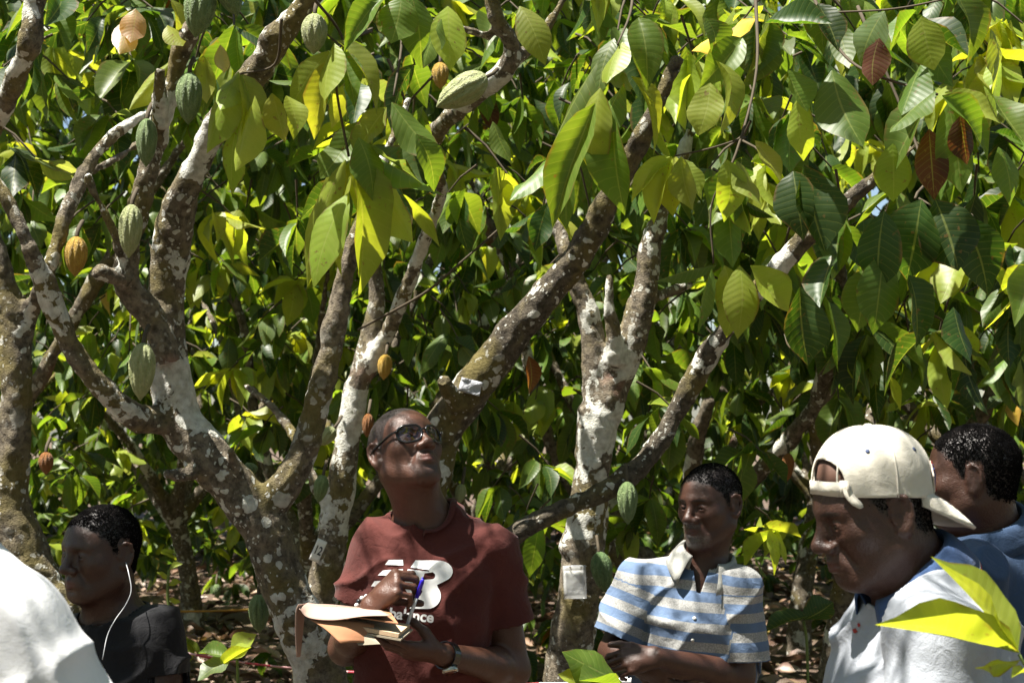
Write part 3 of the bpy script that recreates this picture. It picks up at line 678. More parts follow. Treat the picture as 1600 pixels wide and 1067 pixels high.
def join_leaves(recs, name, parent, tw=(), lo=True, m=None):
    by = {}
    for r in recs: by.setdefault(r[6], []).append(r)
    V = []; F = []; U = []; C = []; n = 0
    for var, rs in by.items():
        v, f, uv = (LEAF_LO if lo else LEAF_HI)[var]
        p = np.array([r[0] for r in rs]); ax = np.array([r[1] for r in rs]); nr = np.array([r[2] for r in rs]); ln = np.array([r[3] for r in rs]); wd = np.array([r[4] for r in rs]); x = np.cross(ax, nr)
        W = p[:, None] + v[None, :, 0:1] * (x * wd[:, None])[:, None] + v[None, :, 1:2] * (ax * ln[:, None])[:, None] + v[None, :, 2:3] * (nr * ln[:, None])[:, None]
        V.append(W.reshape(-1, 3)); F.append((f[None] + (n + np.arange(len(rs)) * len(v))[:, None, None]).reshape(-1, 4)); n += len(rs) * len(v)
        U.append(np.tile(uv, (len(rs), 1))); C.append(np.repeat(np.array([r[5] for r in rs]), len(v), 0))
    o = mesh_obj(name, np.concatenate(V), np.concatenate(F), m or M_LEAF_J, parent, attrs={'lc': np.concatenate(C)}, uv=np.concatenate(U), loc=None if parent is not None else (0, 0, 0))
    return tag(o, kind='stuff')
for t in Tree.all:
    emit_leaves(t)
    if t.tw:
        parts = [tube([a, (a + b) / 2 + np.array([0, 0, .015]), b], [.005, .004, .003], 4, False) for a, b in t.tw if not (0 < proj(b)[2] < 4.55 and -150 < proj(b)[0] < 1750 and -130 < proj(b)[1] < 1200)]
        if parts:
            v, f = join(parts); tag(mesh_obj('twigs', v, f, M_TWIG, t.e), kind='stuff')

# ------------------------------------------------------------------ far wood, undergrowth, litter
class _T: pass
w = _T(); w.L = []; w.tw = []
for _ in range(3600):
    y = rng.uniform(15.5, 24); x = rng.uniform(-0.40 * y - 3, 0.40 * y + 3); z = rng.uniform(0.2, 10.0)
    cluster(w, (x, y, z), 6, 0.45, 0.08, c='d' if rng.random() < .7 else None)  # mostly the dark leaf colour, standing in for shade on the far wood
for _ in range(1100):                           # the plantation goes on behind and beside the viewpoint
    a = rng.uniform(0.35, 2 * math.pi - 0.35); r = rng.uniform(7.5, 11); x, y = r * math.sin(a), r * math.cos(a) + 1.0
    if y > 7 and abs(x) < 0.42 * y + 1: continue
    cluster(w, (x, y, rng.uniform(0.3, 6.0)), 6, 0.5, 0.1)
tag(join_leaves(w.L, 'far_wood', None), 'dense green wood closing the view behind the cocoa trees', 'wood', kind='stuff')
w = _T(); w.L = []; w.tw = []
for _ in range(700):
    y = rng.uniform(6.2, 17); x = rng.uniform(-0.36 * y - 1, 0.36 * y + 1)
    if rng.random() > 0.2 + 0.09 * (y - 6): continue
    if (0.14 < x / y < 0.225 and y < 13.5) or (-0.225 < x / y < -0.15 and y < 10): continue
    for _ in range(int(rng.integers(1, 4))):
        cluster(w, (x + rng.normal(0, .15), y + rng.normal(0, .15), gz(x, y) + rng.uniform(0.12, 0.5 + 0.13 * max(0, y - 7))), int(rng.integers(4, 8)), 0.21, 0.12, droop=(-0.3, 0.8), c='d' if rng.random() < .45 else None)  # many dark leaves, so the low growth has its shade in the colour
tag(join_leaves(w.L, 'undergrowth', None), 'low green seedlings and weeds over the plantation floor', 'undergrowth', kind='stuff')
w = _T(); w.L = []; w.tw = []
for _ in range(9000):
    y = 3 + 19 * rng.random() ** 1.3; x = rng.uniform(-0.37 * y - 0.6, 0.37 * y + 0.6); a = rng.uniform(0, 6.28)
    add_leaf(w, (x, y, gz(x, y) + rng.uniform(0.012, 0.06)), (math.cos(a), math.sin(a), rng.normal(0, .18)), (rng.normal(0, .4), rng.normal(0, .4), 1), rng.uniform(.12, .25), rng.uniform(.05, .10), 'g')
    r = rng.random(); c = (0.21, 0.12, 0.095) if r < .45 else (0.36, 0.25, 0.21) if r < .75 else (0.10, 0.06, 0.045) if r < .96 else (0.30, 0.20, 0.06)
    q = w.L[-1]; w.L[-1] = (*q[:5], np.array(c) * rng.uniform(.7, 1.2), *q[6:])
tag(join_leaves(w.L, 'leaf_litter', None, m=M_LITTER), 'dry brown fallen leaves covering the plantation floor', 'leaf litter', kind='stuff')

# ------------------------------------------------------------------ pods
def pod_shape(nu=60, nv=24):
    V = []; F = []
    for j in range(nv + 1):
        t = j / nv; r = 0.5 * (math.sin(math.pi * min(1, t ** 0.86 * 0.98 + 0.02)) ** 0.62) * (1 - 0.18 * t)
        if t > 0.86: r *= 1 - 0.55 * ((t - 0.86) / 0.14)
        for i in range(nu):
            a = 2 * math.pi * i / nu; g = 1 - 0.15 * abs(math.cos(a * 5)) ** 2.5 - 0.05 * abs(math.sin(a * 5)) ** 12
            g = 1 + (g - 1) * min(1, 6 * t * (1.1 - t)); wv = 1 + 0.03 * float(vnoise(np.array([math.cos(a) * 4, math.sin(a) * 4, t * 11]))) + 0.02 * float(vnoise(np.array([math.cos(a) * 9, math.sin(a) * 9, t * 26])))
            V.append((r * g * wv * math.cos(a), r * g * wv * math.sin(a), -t))
    for j in range(nv):
        for i in range(nu):
            a, b = j * nu + i, j * nu + (i + 1) % nu; F.append([a, a + nu, b + nu, b])
    V += [(0, 0, 0.005), (0, 0, -1.015)]
    for i in range(nu): F.append([len(V) - 2, i, (i + 1) % nu]); F.append([len(V) - 1, nv * nu + (i + 1) % nu, nv * nu + i])
    return V, F
_v, _f = pod_shape(); POD_ME = bpy.data.meshes.new('pod'); POD_ME.from_pydata(_v, [], _f); POD_ME.update()
POD_ME.polygons.foreach_set('use_smooth', [True] * len(POD_ME.polygons)); POD_ME.materials.append(None)
def pod(t, x0, y0, x1, y1, w, d, c, label=None):
    a = P(x0, y0, d); b = P(x1, y1, d); z = (a - b); ln = np.linalg.norm(z); z /= ln
    x = np.cross(z, [0.3, 1, 0.1]); x /= np.linalg.norm(x); y = np.cross(z, x); ww = w / FPX * d
    o = bpy.data.objects.new('cocoa_pod', POD_ME); o.parent = t.e; col.objects.link(o)
    o.matrix_basis = Matrix([[x[k] * ww, y[k] * ww, z[k] * ln, a[k] - t.base[k]] for k in range(3)] + [[0, 0, 0, 1]])
    o.material_slots[0].link = 'OBJECT'; o.material_slots[0].material = M_POD[c]
    if label: o['label'] = label
    s = tube_obj('stem', catmull(np.array([a - z * ln * 0.02, a + z * .02 + [0, .01, 0.0], a + z * .035 + np.array([0, .05, .015])]), 4), .006, M_TWIG, t.e, 6); s.parent = o; s.matrix_parent_inverse = o.matrix_basis.inverted()
for q in [(T1, 318, -25, 305, 60, 56, 3.95, 'g'), (T1, 345, -40, 372, 26, 44, 3.95, 'g', 'green pod with a blackened tip at the top edge'), (T1, 296, 114, 294, 196, 46, 4.0, 'g'), (T1, 230, 186, 228, 262, 37, 3.98, 'g'), (T1, 206, 320, 201, 404, 42, 4.0, 'p', 'pale sunlit pod'), (T1, 224, 536, 219, 627, 47, 4.08, 'p', 'largest pale green pod above the left fork'),
          (T1, 120, 370, 117, 433, 40, 4.12, 'y', 'ripe yellow pod'), (T1, 492, 22, 490, 86, 46, 3.95, 'p'), (T5, 760, 120, 681, 168, 54, 4.35, 'p', 'fat yellow green pod lying along the high branch'), (T5, 688, 98, 688, 140, 30, 5.1, 'y'), (T5, 603, 554, 599, 594, 26, 5.55, 'y', 'small yellow pod'), (T5, 576, 646, 573, 684, 20, 5.6, 'o'), 
          (T5, 505, 742, 497, 786, 26, 5.5, 'g'), (T5, 522, 668, 500, 696, 26, 5.6, 'p'), (T1, 404, 928, 405, 990, 36, 4.42, 'g', 'green pod behind the base of the trunk'), (T2, 980, 752, 981, 820, 36, 4.62, 'g', 'green pod hanging beside the striped shirt man'), (T3, 936, 862, 946, 926, 38, 5.12, 's', 'dark spotted pod next to the paper label'), (BT[4], 1232, 708, 1230, 752, 22, 6.3, 'o', 'orange pod'),
          (BT[4], 1524, 358, 1522, 410, 32, 4.7, 's'), (T0, 72, 706, 72, 742, 26, 5.3, 'o'), (T2, 722, 756, 716, 788, 20, 4.75, 'p'), (BT[1], 338, 912, 340, 935, 14, 8.3, 'g'), (T1, 392, 742, 386, 722, 30, 4.4, 'g')]:
    pod(*q)
# ------------------------------------------------------------------ materials of people and clothes
def skin_mat(name, c, rough=0.42):
    m, nt, b = mat(name); co = nd(nt, 'ShaderNodeTexCoord').outputs['Object']
    at = nd(nt, 'ShaderNodeAttribute', attribute_type='GEOMETRY', attribute_name='pig')
    n = noise(nt, co, 55, 4); n2 = noise(nt, co, 420, 2)
    cc = mixc(nt, n, tuple(x * 0.75 for x in c), tuple(x * 1.25 for x in c)); cc = mixc(nt, at.outputs['Alpha'], cc, at.outputs['Color'])
    nt.links.new(cc, b.inputs['Base Color']); setin(b, Roughness=rough); b.inputs['Specular IOR Level'].default_value = 0.5
    nt.links.new(mth(nt, 'ADD', mth(nt, 'MULTIPLY', noise(nt, co, 90, 4, 0.7), 0.36), rough - 0.18), b.inputs['Roughness'])
    n3 = noise(nt, co, 150, 3, 0.6); bump(nt, mth(nt, 'ADD', mth(nt, 'ADD', n2, n3), mth(nt, 'MULTIPLY', n, 0.6)), 0.42, 0.0028, b); return m
def cloth_mat(name, c, c2=None, stripe=None, rough=0.85, wr=0.45):
    m, nt, b = mat(name); co = nd(nt, 'ShaderNodeTexCoord').outputs['Object']
    n = noise(nt, co, 12, 4); n2 = noise(nt, co, 600, 2); n3 = noise(nt, co, 35, 3, 0.6, 0.8)
    base = c
    if stripe:
        at = nd(nt, 'ShaderNodeAttribute', attribute_type='GEOMETRY', attribute_name='band')
        f = mth(nt, 'FRACT', mth(nt, 'DIVIDE', at.outputs['Fac'], stripe)); k = ramp(nt, mth(nt, 'ABSOLUTE', mth(nt, 'SUBTRACT', f, 0.5)), 0.24, 0.26)
        heather = mixc(nt, ramp(nt, noise(nt, co, 260, 3, 0.7), 0.35, 0.65), tuple(x * 0.72 for x in c2), tuple(min(1, x * 1.15) for x in c2))
        base = mixc(nt, k, c, heather)
    cc = mixc(nt, ramp(nt, n, 0.3, 0.7), base, (0.82, 0.82, 0.82), 'MULTIPLY')
    nt.links.new(cc, b.inputs['Base Color']); setin(b, Roughness=rough); b.inputs['Specular IOR Level'].default_value = 0.2
    b.inputs['Sheen Weight'].default_value = 0.08
    h = mth(nt, 'ADD', mth(nt, 'MULTIPLY', n3, 1.0), mth(nt, 'MULTIPLY', n2, 0.25)); bump(nt, h, wr, 0.009, b); return m
SK1 = skin_mat('skin_brown', (0.080, 0.033, 0.020)); SK2 = skin_mat('skin_deep', (0.040, 0.018, 0.012), 0.36); SK4 = skin_mat('skin_umber', (0.048, 0.020, 0.0125), 0.44); SK3 = skin_mat('skin_dark', (0.052, 0.022, 0.014))
HAIR = simple('short_hair', (0.008, 0.007, 0.007), 0.8, 0.08, var=0.7, scale=260, bmp=1.0, bd=0.005)
STUB = simple('shaved_hair', (0.016, 0.0125, 0.012), 0.55, 0.3, var=0.35, scale=220, bmp=0.35)
EYE, nt_, b_ = mat('eye'); 
_co = nd(nt_, 'ShaderNodeTexCoord').outputs['Object']; _sp = nd(nt_, 'ShaderNodeSeparateXYZ'); nt_.links.new(_co, _sp.inputs[0])
nt_.links.new(mixc(nt_, ramp(nt_, _sp.outputs[2], 0.0086, 0.0092), (0.26, 0.20, 0.17), (0.010, 0.006, 0.005)), b_.inputs['Base Color']); setin(b_, Roughness=0.12)
MAROON = cloth_mat('maroon_cotton', (0.088, 0.021, 0.017)); BLACKT = cloth_mat('black_cotton', (0.010, 0.010, 0.012)); NAVY = cloth_mat('navy_cotton', (0.040, 0.072, 0.140))
STRIPE = cloth_mat('striped_cotton', (0.125, 0.185, 0.30), (0.36, 0.36, 0.35), 0.054); GREYW = cloth_mat('pale_grey_cotton', (0.36, 0.385, 0.43)); WHITE = cloth_mat('white_cotton', (0.78, 0.79, 0.81), wr=.16)
HEATH = cloth_mat('heather_collar', (0.38, 0.38, 0.35)); NAVYC = cloth_mat('navy_collar', (0.045, 0.085, 0.19)); TROUS = cloth_mat('dark_trousers', (0.035, 0.033, 0.035)); KHAKI = cloth_mat('pale_trousers', (0.42, 0.42, 0.40)); SHOE = simple('shoe_leather', (0.03, 0.022, 0.018), 0.5)
PRINT = simple('white_print', (0.80, 0.80, 0.79), 0.6, 0.3, var=0.03); BTN = simple('button', (0.6, 0.6, 0.56), 0.3)

# ------------------------------------------------------------------ heads
def head_prims(nose=1.0, jaw=1.0):
    p = [ellip((0, -0.012, 0.034), (0.0755, 0.096, 0.083), .01), ellip((0, 0.020, -0.030), (0.0645, 0.066, 0.074), .03), ellip((0, 0.045, 0.03), (0.058, 0.036, 0.045), .03),
         ellip((0, 0.061, -0.094), (0.027 * jaw, 0.024, 0.022), .025)]
    for s in (-1, 1):
        p += [capsule((s * .056 * jaw, -.004, -.056), (s * .024, .058, -.095), .018, .015, .03), ellip((s * .047, .050, -.018), (.022, .024, .022), .025),
              capsule((s * .008, .083, .024), (s * .047, .066, .022), .010, .009, .014)]
    p += [ellip((0, .068, -.062), (.034, .027, .028), .02)]
    for s in (-1, 1): p += [ellip((s * .0315, .098, .002), (.021, .024, .0135), .012, 's')]
    for s in (-1, 1): p += [ellip((s * .0315, .0705, .000), (.0165, .0155, .0125), .006)]
    for s in (-1, 1): p += [ellip((s * .0315, .0885, -.001), (.0115, .012, .0032), .002, 's')]
    p += [capsule((0, .084, .014), (0, .104, -.026), .0085, .0115, .012), ellip((0, .1055, -.030), (.0145 * nose, .0125, .0115), .008)]
    for s in (-1, 1): p += [ellip((s * .0165 * nose, .0945, -.034), (.0105, .012, .0095), .007)]
    for s in (-1, 1): p += [ellip((s * .0085 * nose, .102, -.0435), (.0052, .0062, .0045), .003, 's')]
    for s in (-1, 1): p += [capsule((0, .0925, -.0588), (s * .027, .081, -.0635), .0062, .0036, .005), capsule((0, .0905, -.0722), (s * .025, .081, -.067), .0078, .0038, .006)]
    for s in (-1, 1): p += [capsule((0, .0995, -.0650), (s * .027, .0865, -.0656), .0016, .0012, .003, 's'), capsule((s * .030, .082, -.040), (s * .040, .070, -.066), .003, .002, .012, 's')]
    p += [ellip((0, .094, -.084), (.02, .008, .004), .012, 's')]
    ol = [(.010, .010), (.006, .024), (-.006, .0305), (-.018, .025), (-.0215, .010), (-.018, -.006), (-.010, -.020), (-.002, -.029), (.007, -.024)]
    for s in (-1, 1):
        q = [np.array([s * (.0745 + .0125 * min(1, max(0, (.010 - y) / .026))), -.010 + y - .12 * z * -1 * .9, -.002 + z]) for y, z in ol]
        p += [ellip((s * .0765, -.015, -.001), (.0065, .0165, .026), .006)]
        for i in range(len(q) - 1): p.append(capsule(q[i], q[i + 1], .0042 if i < 6 else .006, .0042 if i < 6 else .006, .003))
        p += [ellip((s * .0865, -.014, .000), (.007, .0095, .015), .004, 's'), ellip((s * .0765, -.001, -.006), (.005, .005, .007), .004), capsule((s * .082, -.022, .016), (s * .083, -.020, -.010), .003, .003, .004)]
    return p
def rot_frame(yaw, pitch=0.0, roll=0.0):
    """columns: person's left, forward, up; yaw 0 looks at the camera, + turns to the right of the picture; pitch + looks up"""
    y = R_(yaw); f = np.array([math.sin(y), -math.cos(y), 0]); l = np.array([math.cos(y), math.sin(y), 0]); u = np.array([0, 0, 1.0])
    c, s = math.cos(R_(pitch)), math.sin(R_(pitch)); f, u = f * c + u * s, u * c - f * s
    c, s = math.cos(R_(roll)), math.sin(R_(roll)); l, u = l * c + u * s, u * c - l * s
    return np.stack([l, f, u], 1)
def hand_prims(wr, fw, nb, thumb, curls, spread=0.10, s=1.0, tc=(0.5, 0.6, 0.4), tdir=None):
    """wr wrist, fw towards the knuckles, nb out of the back of the hand, thumb +1/-1 picks the side (fw x nb) that the thumb leaves"""
    wr = np.asarray(wr, float); fw = np.asarray(fw, float); fw = fw / np.linalg.norm(fw); nb = np.asarray(nb, float); nb = nb - fw * (nb @ fw); nb /= np.linalg.norm(nb); sd = np.cross(fw, nb) * thumb
    p = []; lat = (.030, .0105, -.0095, -.0285); kn = (.088, .093, .088, .078); seg = ((.043, .026, .021), (.047, .030, .022), (.043, .028, .021), (.034, .020, .019)); rr = (.0098, .0100, .0094, .0082)
    for i in range(4):
        k = wr + s * (fw * kn[i] + sd * lat[i] + nb * (.004 if i in (1, 2) else 0)); p.append(capsule(wr + s * (fw * .006 + sd * lat[i] * .55), k, .0155 * s, .0118 * s, .012 * s))
        d = fw + sd * lat[i] * spread * 14; d /= np.linalg.norm(d); ax = sd; a = k; cu = curls[i] if isinstance(curls[0], (tuple, list)) else curls
        ang = 0
        for j in range(3):
            ang += cu[j]; dd = d * math.cos(R_(ang)) - nb * math.sin(R_(ang)); b = a + dd * seg[i][j] * s; r0 = rr[i] * (1 - .11 * j) * s
            p.append(capsule(a, b, r0 * .93, r0 * .82, .0025 * s)); p.append(ellip(a, (r0 * 1.02,) * 3, .003 * s)); a = b
    p.append(ellip(wr + s * (fw * .05 - nb * .006), np.array((.03, .03, .018)) * s, .02 * s))
    t0 = wr + s * (fw * .022 + sd * .022 - nb * .006)
    d = (sd * .75 + fw * .65 - nb * .25) if tdir is None else np.asarray(tdir, float); d /= np.linalg.norm(d); a = t0
    for j, (l, r) in enumerate(((.044, .0150), (.033, .0112), (.027, .0100))):
        if j: d = d * math.cos(tc[j]) + (fw * .8 - sd * .5 - nb * .2) * math.sin(tc[j]); d /= np.linalg.norm(d)
        b = a + d * l * s; p.append(capsule(a, b, r * s, r * .86 * s, .007 * s)); a = b
    return p, a
TORSO = [(0, .158, .112, 0), (.22, .150, .108, .008), (.5, .160, .118, .012), (.72, .168, .118, .004), (.86, .140, .096, -.006), (.95, .09, .075, -.012), (1.0, .062, .062, -.014)]

HLY = [-.11, -.06, -.040, -.034, -.012, .000, .016, .034, .048, .064, .078, .09]; HLZ = [-.052, -.045, -.030, .028, .036, .002, .014, .046, .058, .070, .084, .1]
def tufts(V, F, w, N, hgt, m, parent):
    """short curled hair as many tiny tapered locks"""
    N_ = vnormals(V, F); fw = w[F].mean(1) ** 1.5; ar = np.linalg.norm(np.cross(V[F[:, 2]] - V[F[:, 0]], V[F[:, 3]] - V[F[:, 1]]), axis=1) * fw
    i = rng.choice(len(F), N, p=ar / ar.sum()); a, b = rng.random((2, N, 1)); q = F[i]
    p = (V[q[:, 0]] * (1 - a) + V[q[:, 1]] * a) * (1 - b) + (V[q[:, 3]] * (1 - a) + V[q[:, 2]] * a) * b; n = N_[q[:, 0]] + rng.normal(0, .55, (N, 3)); n /= np.linalg.norm(n, axis=1)[:, None]
    u = np.cross(n, rng.normal(0, 1, (N, 3))); u /= np.linalg.norm(u, axis=1)[:, None]; v = np.cross(n, u); h = hgt * rng.uniform(.5, 1.3, (N, 1)) * (0.35 + 0.65 * fw[i][:, None]); r = .0011 + h * .16
    X = np.stack([p - n * .0008 + u * r, p - n * .0008 - u * r * .5 + v * r * .87, p - n * .0008 - u * r * .5 - v * r * .87, p + n * h + u * h * .3], 1).reshape(-1, 3)
    k = np.arange(N)[:, None] * 4; Fc = np.concatenate([k + [0, 1, 3], k + [1, 2, 3], k + [2, 0, 3]])
    return tag(mesh_obj('hair', X, Fc, m, parent), kind='stuff')
class Person: pass
def person(label, head, hyaw, hpitch, hroll, neck, pelvis, tyaw, sh, el, wr, skin, shirt, hair=None, hscale=1.0, hands=(None, None), hair_off=.005, sleeve=(.62, .62), neckr=.058, loose=.012,
           trousers=TROUS, h_skin=0.0034, nose=1.0, jaw=1.0, beard=None, belly=0.0, neck_hole=.078, arm_r=1.0, vee=None, hairline=0.0, folds=1.0, fseed=0.0, sleeve_r=1.0, hair_n=11000):
    """sh, el, wr: (image-left limb = person's right, image-right limb = person's left) world points"""
    q = Person(); hc = np.asarray(head, float); HM = rot_frame(hyaw, hpitch, hroll); q.hc, q.HM, q.hs = hc, HM, hscale
    nk = np.asarray(neck, float); pv = np.asarray(pelvis, float); up = nk - pv; H = np.linalg.norm(up); up /= H
    f = rot_frame(tyaw)[:, 1]; f = f - up * (f @ up); f /= np.linalg.norm(f); TM = np.stack([np.cross(f, up), f, up], 1); q.TM, q.pv, q.nk = TM, pv, nk
    feet_c = np.array([pv[0], pv[1], float(gz(pv[0], pv[1]))]); e = empty('person', feet_c, label, 'person'); q.e = e
    tors = [(a, b, c + belly * math.exp(-((a - .3) / .25) ** 2), d + belly * .8 * math.exp(-((a - .3) / .25) ** 2)) for a, b, c, d in TORSO]
    hp = xf(head_prims(nose, jaw), HM, hc, hscale)
    hb = hc + HM @ np.array([0, -.026, -.045]) * hscale
    body = [loft(pv, TM, H, tors, -0.004)]
    nk2 = nk - up * .03 - f * .012
    for i in (0, 1):
        S, E, W = (np.asarray(x[i], float) for x in (sh, el, wr))
        body += [capsule(nk2 - up * .012, S, .040, .056, .05), capsule(S, E, .055 * arm_r, .041 * arm_r, .03)]
        m = E + (W - E) * .28
        body += [capsule(E, m, .040 * arm_r, .041 * arm_r, .02), capsule(m, W, .041 * arm_r, .0265 * arm_r, .02)]
        if hands[i]: body += hands[i][0]
    body += hp + [capsule(hb, nk2, neckr * .93 * hscale, neckr * 1.1, .045), capsule(hc + HM @ np.array([0, .012, -.075]) * hscale, nk2 + f * .02, .034, .045, .04)]
    zmin = pv[2] + .02
    V, F = mesh_sdf(body, h_skin, lo=np.array([-9, -9, zmin])); V = relax(V, F, 1, .4); q.body_sdf = body
    lp = (V - hc) @ HM / hscale; pig = np.zeros((len(V), 4))
    d_up = ((lp - [0, .094, -.0655]) / [.027, .016, .0125]); lips = np.clip(1.6 - 1.6 * (d_up ** 2).sum(1), 0, 1) * (lp[:, 1] > .07)
    pig[:, :3] = (0.11, 0.038, 0.034); pig[:, 3] = lips * .55
    brow = np.clip(1.5 - 1.5 * (((np.abs(lp[:, 0]) - .032) / .024) ** 2 + ((lp[:, 2] - .022) / .006) ** 2), 0, 1) * (lp[:, 1] > .05) * .8
    pig[brow > .05, :3] = (.012, .01, .01); pig[:, 3] = np.maximum(pig[:, 3], brow)
    if hair is not None:
        hl_ = np.interp(lp[:, 1], HLY, [v + (hairline if i > 7 else 0) for i, v in enumerate(HLZ)]); hm = sstep(-.015, .002, lp[:, 2] - hl_ + .005 * vnoise(lp * 160)) * (np.abs(lp).max(1) < .13) * (np.linalg.norm(lp - [np.sign(1), 0, 0] * lp * 0 - np.array([0, -.012, 0]), axis=1) < .15)
        ear = (np.abs(lp[:, 0]) > .0735) & (lp[:, 1] < .004) & (lp[:, 1] > -.04) & (np.abs(lp[:, 2]) < .036); hm = np.where(ear, 0, hm); hmask = hm; hm = hm * .9
        pig[hm > .03, :3] = (.012, .0095, .009); pig[:, 3] = np.maximum(pig[:, 3], hm)
    if beard is not None:
        bd = np.clip(1.4 - 1.4 * (((lp - [0, .070, -.090]) / [.052, .042, .034]) ** 2).sum(1), 0, 1) * (lips < .2); mo = np.clip(1.5 - 1.5 * (((lp - [0, .09, -.048]) / [.03, .02, .007]) ** 2).sum(1), 0, 1)
        bd = np.maximum(bd, mo) * np.clip(.55 + .6 * vnoise(lp * 700), .15, 1) * .8; pig[bd > .1, :3] = beard; pig[:, 3] = np.maximum(pig[:, 3], bd)
    q.body = mesh_obj('body', V, F, skin, e, attrs={'pig': pig})
    for s in (-1, 1):
        c = np.array([s * .0315, .0700, .000]); v, fc = sphere((0, 0, 0), .0128 * hscale, 16, 12)
        o = mesh_obj('eye', v, fc, EYE, q.body, loc=(0, 0, 0)); lk = HM @ np.array([0, .97, .05]); M = Vector(lk).to_track_quat('Z', 'Y').to_matrix().to_4x4(); M.translation = Vector(hc + HM @ c * hscale - feet_c); o.matrix_basis = M
    if hair is not None:
        tufts(V, F, hmask, hair_n, hair_off, hair, q.body)
    # shirt
    o_ = loose; sp = [loft(pv - up * .10, TM, H + .10, [((a * H + .10) / (H + .10), b, c, d) for a, b, c, d in tors], o_)]
    cuts = []
    for i in (0, 1):
        S, E = np.asarray(sh[i], float), np.asarray(el[i], float); d = (E - S) / np.linalg.norm(E - S); L = np.linalg.norm(E - S); c = S + d * L * sleeve[i]
        sp += [capsule(nk2 - up * .012, S, .040 + o_, .054 + o_ * .8, .045), capsule(S, c + d * .06, .056 + o_ * .8, (.052 + o_ * 1.3) * sleeve_r, .013)]; cuts.append((c, d, L, S))
    def folding(p):
        l = (p - pv) @ TM
        fo = vnoise(np.stack([l[:, 0] * 13 + l[:, 2] * 5, l[:, 1] * 13, l[:, 2] * 4], -1) + fseed) * .0065 + vnoise(np.stack([l[:, 0] * 9 - l[:, 2] * 16, l[:, 1] * 20, l[:, 2] * 12 + l[:, 0] * 8], -1) + 7 + fseed) * .005
        rid = 1 - np.abs(vnoise(np.stack([l[:, 0] * 7 + l[:, 2] * 9, l[:, 1] * 9, l[:, 2] * 5 - l[:, 0] * 6], -1) + 17 + fseed)); fo = fo + .014 * rid ** 5 + .006 * vnoise(np.stack([l[:, 0] * 5 - l[:, 2] * 3, l[:, 1] * 5, l[:, 2] * 6 + l[:, 0] * 5], -1) + 3 + fseed)
        return fo * folds
    V, F = mesh_sdf(sp, .0058, lo=np.array([-9, -9, pv[2] - .1])); V = relax(V, F, 1, .5); V = V + vnormals(V, F) * folding(V)[:, None]; V = relax(V, F, 1, .3)
    na = hb + (nk2 - hb) * 1.0; nd_ = (nk2 - hb) / np.linalg.norm(nk2 - hb)
    def cut(p):
        r = np.full(len(p), -1.0)
        for (c, d, L, S), g in zip(cuts, (sp[2], sp[4])):
            a = (p - c) @ d; side = np.linalg.norm(p - c - a[:, None] * d, axis=1)
            r = np.maximum(r, np.where((side < .16) & (g.f(p) < sp[0].f(p)), a, -1.0))
        v = p - nk2 - f * .012; a = v @ nd_; rad = np.linalg.norm(v - a[:, None] * nd_, axis=1); r = np.maximum(r, np.where(a < .06, neck_hole - rad, -1.0) if vee is None else np.where(a < .06, neck_hole - rad, -1.0))
        if vee is not None:
            l = (p - nk) @ TM; vv = np.minimum(vee[1] * (l[:, 2] + vee[0]) / vee[0] - np.abs(l[:, 0]), .05); r = np.maximum(r, np.where(l[:, 1] > 0.0, vv, -1.0))
        r = np.maximum(r, (pv[2] - .075) - p[:, 2])
        return r
    l = (V - pv) @ TM; band = l[:, 2].copy()
    for (c, d, L, S), g in zip(cuts, (sp[2], sp[4])):
        a = (V - S) @ d; k = (g.f(V) < sp[0].f(V)) & (a > .01); band = np.where(k, H - .085 - a, band)
    V, F, us = clip_mesh(V, F, cut); q.band = band[us]
    q.shirt = mesh_obj('shirt', V, F, shirt, e, attrs={'band': band[us]}); so = q.shirt.modifiers.new('thick', 'SOLIDIFY'); so.thickness = .0035; so.offset = -1
    q.bvh = BVHTree.FromPolygons([tuple(v) for v in V], [list(map(int, x)) for x in F]); q.nd_, q.hb, q.nk2, q.f, q.up = nd_, hb, nk2, f, up
    # trousers and shoes
    lg = []
    for i, s in enumerate((-1, 1)):
        hp_ = pv + TM[:, 0] * s * .085 - up * .02; ft = np.array([feet_c[0], feet_c[1], 0]) + TM[:, 0] * s * .12; ft[2] = gz(ft[0], ft[1]) + .09; kn = (hp_ + ft) / 2 + f * .03
        lg += [capsule(hp_, kn, .098, .075, .05), capsule(kn, ft, .075, .06, .03)]
        fh = f.copy(); fh[2] = 0; fh /= np.linalg.norm(fh); a = ft - [0, 0, .048]
        v, fc = mesh_sdf([capsule(a - fh * .05, a + fh * .15, .042, .036, .02), capsule(a, a + [0, 0, .05], .045, .05, .02)], .012, post=lambda p, d, g=a[2]: np.maximum(d, g - .040 - p[:, 2])); mesh_obj('shoe', v, fc, SHOE, e)
    lg.append(loft(pv - up * .12, TM, .17, [(0, .15, .11, 0), (1, .152, .108, 0)], 0.0))
    v, fc = mesh_sdf(lg, .014); mesh_obj('trousers', v, fc, trousers, e)
    return q
